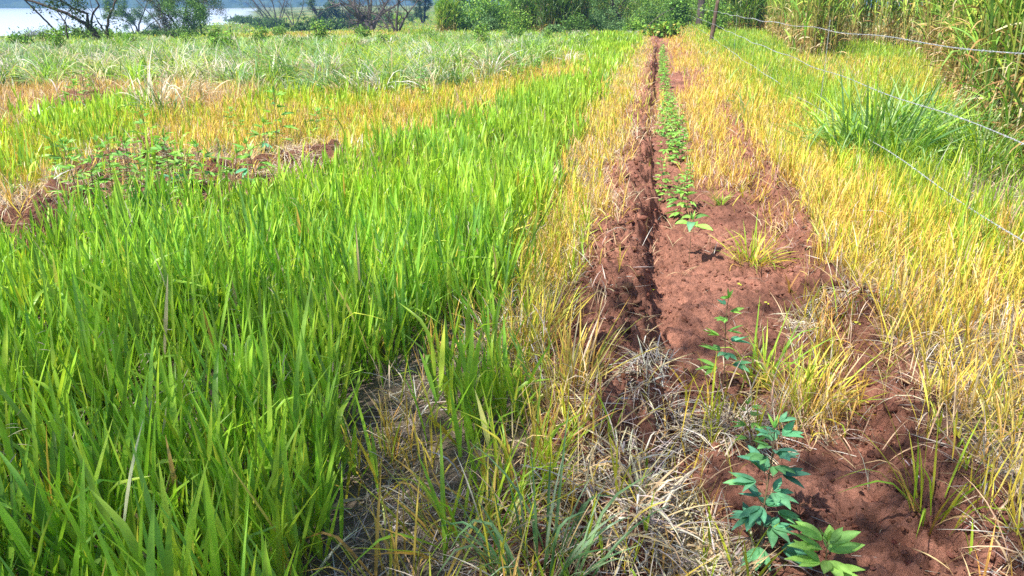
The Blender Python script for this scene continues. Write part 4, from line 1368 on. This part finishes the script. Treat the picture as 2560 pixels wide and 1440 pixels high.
tree('tree', 'olive green bushy tree right behind the largest dark tree', 'tree', 345, 84, [([(345, 84), (342, 68), (325, 45), (305, 20)], .12, .05), ([(347, 84), (352, 62), (370, 35), (385, 10)], .12, .05), ([(335, 80), (325, 62), (300, 48)], .07, .04), ([(355, 80), (375, 60), (392, 50)], .07, .04)], 63, pal=P_OLIVE + P_MID, n_per=55, size=.08, spread=.45, L=1.5, twigs=8)
tree('tree', 'grey stemmed leaning tree in the middle of the lakeside group', 'tree', 412, 86, [([(410, 86), (402, 60), (385, 35), (360, 5)], .09, .04), ([(414, 86), (412, 55), (405, 25), (398, 0)], .07, .04), ([(416, 86), (422, 55), (424, 20), (425, 0)], .06, .03), ([(418, 86), (432, 60), (430, 25)], .05, .03)], 64, bark=M_GREYBARK, pal=P_OLIVE, n_per=16, size=.06, spread=.4, L=1.4, twigs=6)
tree('tree', 'dusky twiggy tree between the grey stemmed and the slim tree', 'tree', 458, 92, [([(455, 92), (448, 65), (436, 45)], .07, .04), ([(458, 92), (462, 62), (470, 30), (478, 5)], .07, .03), ([(460, 92), (470, 72), (488, 55)], .05, .03), ([(447, 72), (444, 50), (432, 20)], .05, .03)], 65, bark=M_BARK, pal=[(.12, .10, .08), (.10, .13, .06), (.16, .14, .11)], n_per=30, size=.06, spread=.45, L=1.2, twigs=6)
tree('tree', 'slim straight tree at the right end of the lakeside group', 'tree', 506, 92, [([(506, 92), (504, 60), (501, 35), (505, 0)], .065, .04), ([(497, 90), (485, 72), (478, 55)], .05, .03), ([(503, 50), (512, 38)], .03, .02)], 66, pal=P_MID, n_per=40, size=.065, spread=.4, L=1.0, twigs=6)
tree('tree', 'pale bare tree with a dense fan of thin branches', 'tree', 692, 66, [([(690, 66), (682, 45), (668, 22), (655, -5)], .13, .07), ([(692, 66), (692, 40), (690, 15), (686, -8)], .12, .06), ([(694, 66), (700, 40), (706, 18), (712, -5)], .11, .06), ([(688, 60), (672, 40), (662, 25), (650, 8)], .08, .05), ([(694, 60), (708, 42), (718, 20)], .08, .05)], 67, bark=M_GREYBARK, pal=P_OLIVE[:1], n_per=2, L=1.6, twigs=12, grow_d=3, size=.05)
tree('tree', 'leaning dark stem at the left of the pale bare tree', 'tree', 668, 58, [([(668, 58), (655, 40), (640, 18), (622, -6)], .16, .10), ([(655, 40), (640, 28), (630, 20)], .07, .04)], 68, pal=P_OLIVE, n_per=8, size=.09, spread=.35, L=1.6, twigs=5)
tree('tree', 'v shaped tree with fine grey green leaves', 'tree', 735, 66, [([(734, 66), (725, 50), (712, 30), (704, 12)], .11, .05), ([(735, 66), (733, 45), (730, 20)], .09, .05), ([(737, 66), (748, 45), (756, 25), (760, 8)], .09, .05)], 69, pal=P_OLIVE + P_ACAC[:1], n_per=9, size=.07, spread=.35, L=1.4, twigs=8)
tree('tree', 'dark twiggy tree with a forked trunk right of centre left', 'tree', 897, 74, [([(897, 74), (896, 50), (893, 30), (878, 8), (866, -6)], .13, .07), ([(896, 50), (902, 30), (908, 10), (906, -8)], .09, .05), ([(893, 30), (890, 10), (888, -5)], .08, .05), ([(882, 55), (870, 38), (858, 22)], .06, .03)], 70, bark=M_BARK, pal=P_OLIVE[:2], n_per=2, size=.06, L=1.6, twigs=10)
tree('tree', 'small bare vase shaped tree behind the twiggy tree', 'tree', 921, 42, [([(920, 42), (915, 25), (905, 5)], .3, .14), ([(921, 42), (922, 20), (922, 0)], .25, .12), ([(922, 42), (932, 24), (944, 8)], .25, .12), ([(920, 40), (908, 22), (898, 10)], .2, .1)], 71, bark=M_GREYBARK, pal=P_OLIVE[:1], n_per=2, L=2.4, twigs=10, dist=82, size=.08)
tree('tree', 'thin pale pole tree above a small green bush', 'tree', 831, 52, [([(831, 52), (830, 30), (829, 10), (822, -8)], .06, .04), ([(830, 20), (838, 5)], .04, .03)], 72, bark=M_GREYBARK, pal=P_OLIVE, n_per=5, L=1.0, twigs=3)
tree('tree', 'flat topped dark tree far off before the blue hills', 'tree', 808, 30, [([(808, 30), (806, 20), (795, 6)], .4, .25), ([(808, 30), (812, 18), (822, 6)], .35, .2)], 73, pal=P_DARK + P_OLIVE, n_per=26, size=.2, spread=.9, L=1.5, dist=170, twigs=6, grow_d=2)
tree('tree', 'low dark far tree between the pole tree and the twiggy tree', 'tree', 852, 32, [([(852, 32), (850, 24), (843, 14)], .4, .2), ([(852, 32), (856, 22), (866, 14)], .35, .2)], 74, pal=P_DARK + P_OLIVE, n_per=26, size=.2, spread=.9, L=1.3, dist=170, twigs=5, grow_d=2)
tree('tree', 'brown leafless tree rising behind the yellowish reed clump', 'tree', 990, 46, [([(988, 46), (980, 25), (965, 0)], .10, .05), ([(990, 46), (992, 20), (998, -5)], .10, .05), ([(992, 46), (1006, 20), (1020, 0)], .09, .05), ([(975, 46), (965, 28), (950, 10)], .08, .04)], 75, bark=M_GREYBARK, pal=None, n_per=0, L=1.6, twigs=12, dist=62)
tree('tree', 'dark dense leafy tree beside the vine covered grass clump', 'tree', 1058, 58, [([(1055, 58), (1052, 30), (1050, 0)], .16, .1), ([(1060, 58), (1064, 30), (1068, 0)], .15, .1)], 76, pal=P_DARK, n_per=26, size=.10, spread=.4, L=1.4, twigs=20, grow_d=3)
tree('tree', 'dark rounded tree on the slope behind the pale green grass', 'tree', 1195, 36, [([(1194, 36), (1188, 20), (1180, 0)], .2, .1), ([(1196, 36), (1202, 18), (1210, 0)], .2, .1)], 77, pal=P_OLIVE + P_DARK, n_per=30, size=.14, spread=.5, L=1.8, twigs=8, dist=85)
tree('tree', 'feathery green tree with one leaning dark trunk at the furrow end', 'tree', 1562, 82, [([(1562, 82), (1555, 60), (1542, 38), (1530, 18), (1516, -6)], .12, .07), ([(1536, 28), (1550, 14), (1562, 0)], .05, .03), ([(1533, 24), (1528, 5)], .05, .03)], 78, pal=P_ACAC, n_per=10, size=.07, spread=.3, L=1.3, twigs=8)
tree('tree', 'thick dark upright trunk behind the nearer fence post', 'tree', 1748, 60, [([(1749, 60), (1750, 35), (1752, 15), (1750, -40)], .28, .22)], 79, pal=P_DARK, n_per=30, size=.12, spread=.5, L=2.2, twigs=0, dist=62)
tree('tree', 'dark shady tree behind the fence, left of the tall reeds', 'tree', 1850, 52, [([(1846, 52), (1838, 25), (1825, 0)], .14, .08), ([(1850, 52), (1852, 25), (1856, 0)], .14, .08), ([(1854, 52), (1868, 25), (1880, 0)], .12, .08)], 80, pal=P_DARK + P_OLIVE[:1], n_per=30, size=.10, spread=.4, L=1.4, twigs=24, dist=54)
tree('tree', 'slender reddish trunk inside the dark reed thicket', 'tree', 1362, 76, [([(1362, 76), (1368, 45), (1374, 15), (1380, -8)], .09, .06)], 82, pal=P_DARK, n_per=10, size=.09, spread=.35, L=1.2, twigs=2)


def shrub(name, label, cat, bx, by, w, h, pal, seed, n=1400, size=.06, dist=None, group=None, ratio=.45, depth=None, stems=7):
    """a bush of w by h metres: stems fanning out from the base with leaf clumps"""
    rng = np.random.default_rng(seed)
    if dist:
        d = ray(bx, by); k = dist / d[1]; x0, y0 = d[0] * k, dist
        z0 = float(height(np.array([x0]), np.array([y0]))[0])
    else:
        x0, y0, z0 = G(bx, by)
    root = empty(name, (x0, y0, z0)); tag(root, label, cat, group)
    st = Acc(); C = []
    dp = depth or w * .8
    for i in range(stems):
        a = rng.uniform(-.5, .5) * w * .8; b = rng.uniform(-.5, .5) * dp * .8; c = h * rng.uniform(.6, 1.0)
        P = np.array([(a * .15, b * .15, -.1), (a * .6, b * .6, c * .45), (a, b, c * .85)])
        tube(st, P, np.array((.03, .02, .01)) * max(.5, h / 2), 5)
        for k in range(7):
            t = rng.uniform(.25, 1)
            C.append(P[0] * (1 - t) + P[2] * t + rng.normal(0, 1, 3) * np.array((w, dp, h)) * .10)
    # clumps over an uneven dome
    for i in range(26):
        u = rng.uniform(0, 6.28); t = rng.uniform(.1, 1) ** .6
        C.append((math.cos(u) * w * .5 * t * rng.uniform(.7, 1.1), math.sin(u) * dp * .5 * t, h * (1 - .55 * t * t) * rng.uniform(.25, 1.0)))
    C = np.array(C); C[:, 2] = np.maximum(C[:, 2], .08)
    st.build('stem', M_BARK, root)
    fo = Acc(); leaves_at(fo, C, max(3, n // len(C)), min(w, h) * .12, size, pal, rng, ratio)
    fo.build('foliage', M_TREELEAF, root)
    return root


shrub('shrub', 'feathery grey green bush spreading left of the leaning trunk', 'shrub', 1478, 84, 4.4, 1.6, P_ACAC, 91, 7000, .055, dist=52)
shrub('shrub', 'low feathery bush under the leaning trunk', 'shrub', 1550, 80, 2.6, .8, P_ACAC + P_MID[:1], 92, 4000, .05, dist=51)
shrub('shrub', 'green bush right of the leaning trunk at the furrow end', 'shrub', 1612, 70, 2.2, 1.8, P_BR + P_ACAC, 93, 5000, .06, dist=55)
shrub('vine_bush', 'dark broad leaved vine heaped over the end of the furrow', 'bush', 1668, 96, 1.5, .8, P_MID + P_BR + [(.55, .45, .10)], 94, 900, .08, ratio=.8)
shrub('vine_bush', 'loose yellowing vine left of the dark vine at the furrow end', 'bush', 1640, 92, 1.5, .7, P_BR + [(.60, .48, .10)] + P_MID[:1], 940, 700, .08, ratio=.8)
shrub('vine_bush', 'leafy vine climbing the far fence post', 'bush', 1690, 70, 2.2, 2.6, P_MID + P_BR[:1], 95, 4000, .07, dist=58, ratio=.7)
shrub('shrub', 'bright leafy plant behind the nearer fence post', 'shrub', 1790, 66, 1.6, 1.8, P_BR + P_MID, 96, 2500, .08, dist=46, ratio=.35)
shrub('shrub', 'small round green bush at the foot of the pole tree', 'shrub', 826, 60, 1.5, .9, P_BR + P_MID, 97, 1500, .05)
shrub('shrub', 'small leafy bush at the foot of the twiggy tree', 'shrub', 908, 68, .9, .8, P_BR + P_OLIVE[:2], 98, 1000, .05)
shrub('shrub', 'grey green bush left of the dark dense tree', 'shrub', 1026, 56, 1.6, 2.2, P_ACAC + P_OLIVE, 99, 3500, .06)
shrub('shrub', 'green leafy bush right of the vine covered clump', 'shrub', 1165, 44, 3.4, 2.2, P_BR + P_ACAC, 100, 5000, .08, dist=60)
shrub('shrub', 'tall bright green bush above the pale grass slope', 'shrub', 1260, 40, 5.5, 3.0, P_BR + P_MID, 101, 9000, .09, dist=62)
shrub('shrub', 'dark low scrub beneath the lakeside group', 'shrub', 395, 96, 2.6, .8, P_MID + P_DARK, 102, 2500, .06)
shrub('shrub', 'low dark scrub in front of the slim tree', 'shrub', 455, 100, 2.4, .7, P_MID + P_DARK, 103, 2500, .06)
shrub('shrub', 'small grey shrub at the lake edge left of the thin forked tree', 'shrub', 92, 88, 3.0, 1.2, [(.16, .17, .14), (.20, .20, .17)], 104, 1500, .06, dist=88)
shrub('shrub', 'leafy bush behind the stems of the largest dark tree', 'shrub', 215, 92, 4.5, 1.0, P_BR + P_MID, 105, 4000, .07, dist=52)
k = 0
for (bx, by, ds, w, hh, lb) in [(640, 44, 190, 14, 2.2, 'leftmost of the far bushes on the lake point'), (608, 46, 200, 9, 1.6, 'low far bush at the tip of the lake point'), (668, 46, 150, 8, 2.0, 'far bush behind the pale bare tree'),
                            (765, 46, 110, 6, 1.3, 'far bush just right of the v shaped tree'), (790, 44, 115, 4.5, 1.9, 'rounded far bush below the flat topped tree'), (815, 44, 120, 5, 1.5, 'far bush behind the pole tree'),
                            (845, 40, 130, 5, 1.4, 'far bush under the low dark far tree'), (960, 30, 160, 9, 2.5, 'far bush right of the vase shaped tree'), (880, 28, 220, 10, 2.2, 'far bush behind the twiggy tree')]:
    k += 1
    shrub('shrub', lb, 'shrub', bx, by, w, hh, P_DARK + P_OLIVE + P_MID, 200 + k, 3500, .15, dist=ds)


for i, (a, b, w_, h_, ds, lb) in enumerate([(1215, 62, 2.2, 1.2, 54, 'rounded bush at the left foot of the tall bright green bush'), (1295, 66, 2.0, 1.5, 52, 'rounded bush before the left part of the dark reed thicket'),
                            (1440, 78, 1.8, 1.1, 47, 'small rounded bush left of the feathery grey green bush'), (1385, 84, 1.2, .6, 45, 'lowest bush in front of the dark reed thicket'), (1585, 84, 1.3, .8, 46, 'small bush touching the foot of the leaning trunk')]):
    shrub('shrub', lb, 'shrub', a, b, w_, h_, [P_ACAC, P_BR, P_MID][i % 3] + P_OLIVE[:1], 400 + i, 2600, .06, dist=ds)
wp = None
for i, (a, b) in enumerate([(60, 128), (150, 140), (318, 120), (470, 126), (560, 150), (655, 118), (742, 140), (800, 108), (905, 104), (960, 136), (1080, 108), (1200, 122), (1285, 104), (1370, 108), (700, 95), (540, 108)]):
    if wp is None:
        wp = [shrub('weed_bush', 'low leafy weed bush standing in the tall pasture grass', 'weed bush', a, b, .9, .75, P_MID + P_BR[:2], 420, 900, .045, group='weed bushes in the pasture')]
        wp.append(shrub('weed_bush', 'low leafy weed bush standing in the tall pasture grass', 'weed bush', a + 60, b - 14, .7, .95, P_BR + P_OLIVE[:1], 421, 900, .04, group='weed bushes in the pasture'))
        continue
    o = copy_tree(wp[i % 2]); x, y, z = G(a, b); o.location = (x, y, z)
    o.rotation_euler = (0, 0, i * 1.3); s_ = .7 + .5 * ((i * 37) % 10) / 10; o.scale = (s_, s_, s_)


def reed_clump(label, bx, by, rad, hmax, n, seed, pal=P_REED, dry=.3, wide=1.6, dist=None, name='reed_clump', nl=9, L=(.5, .95)):
    rng = np.random.default_rng(seed)
    if dist:
        d = ray(bx, by); k = dist / d[1]; x0, y0 = d[0] * k, dist
        z0 = float(height(np.array([x0]), np.array([y0]))[0])
    else:
        x0, y0, z0 = G(bx, by)
    root = empty(name, (x0, y0, z0)); tag(root, label, 'reed clump')
    r = rad * np.sqrt(rng.uniform(0, 1, n)); a = rng.uniform(0, 6.28, n)
    P = np.stack([r * np.cos(a), r * np.sin(a) * .8, np.zeros(n)], 1)
    acc = Acc(); tall_leaves(acc, P, hmax, rng, nl=nl, dryfrac=dry * .5, pal=pal, wide=wide, L=L, drybelow=.55)
    acc.build('canes', M_GREEN, root)


reed_clump('yellowish reed clump below the brown leafless tree', 998, 66, .8, 1.5, 130, 301, P_LIME + P_REED, .2)
reed_clump('vine covered tall reed clump right of the dark dense tree', 1118, 82, .75, 2.6, 150, 302, P_REED, .3)
reed_clump('dark reed thicket, left part, behind the pale grass slope', 1330, 80, 1.5, 2.8, 300, 303, P_MID + P_REED[:1], .25, 1.8)
reed_clump('dark reed thicket, right part, beside the feathery bush', 1410, 76, 1.5, 2.8, 300, 304, P_MID + P_DARK, .3, 1.8, dist=50)
reed_clump('bright reeds at the back between leaning trunk and far post', 1600, 50, 3.0, 3.4, 420, 305, P_BR + P_REED, .1, 2.0, dist=72)
reed_clump('pale reeds at the back behind the far fence post', 1700, 48, 2.6, 3.4, 380, 306, P_BR + P_LIME[:1], .2, 2.0, dist=76)
reed_clump('bright reeds at the back right of the thick trunk', 1795, 50, 2.4, 3.2, 340, 307, P_BR + P_REED, .2, 2.0, dist=70)
reed_clump('reeds at the back above the feathery bush', 1480, 50, 3.0, 3.4, 420, 308, P_REED + P_MID, .2, 2.0, dist=66)
reed_clump('dark reeds left of the tall reed wall', 1880, 60, 1.6, 3.2, 220, 309, P_MID + P_REED, .3, 1.8, dist=48)

# ------------------------------------------------------------------ the tree behind the viewer that shades the foreground
def shade_tree():
    rng = np.random.default_rng(77)
    O = (-6.4, -5.2, 0)
    root = empty('tree', O)
    tag(root, 'leafy tree behind the viewer throwing dappled shade over the foreground', 'tree')
    st = Acc(); tips = []
    o = np.array(O)
    trunk = np.array([(0, 0, -.2), (.1, .1, 1.8), (.3, .5, 3.4), (.6, 1.2, 4.8)])
    tube(st, trunk, [.2, .17, .14, .11], 9)
    targets = []
    for gx, gy in [(-2.2, 4.5), (-1.2, 4.2), (-.3, 3.9), (.6, 3.4), (1.3, 3.0), (1.8, 2.5), (-1.6, 3.2), (-.6, 2.9), (.4, 2.5), (1.3, 2.1), (-1.6, 2.2), (-.6, 2.0), (.5, 1.7), (-2.0, 1.5), (-3.4, 3.4)]:
        z = 8 + rng.uniform(-.6, .6)
        targets.append((gx + SUN_DIR.x / SUN_DIR.z * z, gy + SUN_DIR.y / SUN_DIR.z * z, z))
    for T in targets:
        T = np.array(T) - o
        a = trunk[-1]; m = (a + T) / 2 + rng.normal(0, .3, 3)
        P = np.array([a, a * .4 + m * .6, m, m * .5 + T * .5, T])
        tube(st, P, [.05, .04, .03, .022, .014], 6)
        for q in range(6):
            limb(st, tips, P[rng.integers(3, 5)], rng.normal(0, 1, 3) * np.array((1, 1, .3)), .75, .011, 2, rng, .05, .35, minr=.003)
    st.build('trunk', M_BARK, root)
    fo = Acc(); leaves_at(fo, tips, 5, .24, .055, P_MID, rng, .5)
    fo.build('crown', M_TREELEAF, root)
    print('shade tips', len(tips))


shade_tree()

# ------------------------------------------------------------------ haze
def haze():
    me = bpy.data.meshes.new('haze')
    x0, x1, y0, y1, z0, z1 = -3200, 3200, -90, 3400, -8, 150
    V = [(x0, y0, z0), (x1, y0, z0), (x1, y1, z0), (x0, y1, z0), (x0, y0, z1), (x1, y0, z1), (x1, y1, z1), (x0, y1, z1)]
    me.from_pydata(V, [], [(0, 3, 2, 1), (4, 5, 6, 7), (0, 1, 5, 4), (1, 2, 6, 5), (2, 3, 7, 6), (3, 0, 4, 7)])
    o = bpy.data.objects.new('haze', me); COL.objects.link(o)
    m, nt, out = new_mat('haze air')
    p = nt.nodes.new('ShaderNodeVolumePrincipled')
    p.inputs['Color'].default_value = (.16, .42, 1.0, 1)
    p.inputs['Density'].default_value = .00055
    nt.links.new(p.outputs[0], out.inputs['Volume'])
    me.materials.append(m)
    tag(o, 'thin blue air haze over the lake and hills', 'haze', kind='stuff')


haze()

def stick():
    """a dry branch arching out of the vines at the end of the furrow"""
    bx, by = 1605, 84
    x0, y0, z0 = G(bx, by)
    root = empty('dry_branch', (x0, y0, z0))
    tag(root, 'thin dry branch arching up to the far fence post', 'branch')
    sc = F / (y0 * math.cos(PITCH) + (EYE - z0) * math.sin(PITCH))
    P = np.array([((a - bx) / sc, i * .15, (by - b) / sc) for i, (a, b) in enumerate([(1605, 86), (1612, 76), (1624, 62), (1640, 49), (1658, 37), (1675, 29), (1690, 24)])])
    a = Acc(); tube(a, P, np.linspace(.030, .014, len(P)), 6)
    a.build('stem', M_GREYBARK, root)
    b = Acc(); rng = np.random.default_rng(4)
    for i in (2, 3, 4):
        tube(b, [P[i], P[i] + np.array((.1, 0, -.3)), P[i] + np.array((.05, .05, -.75))], [.010, .008, .005], 4)
    b.build('twigs', M_GREYBARK, root)


stick()
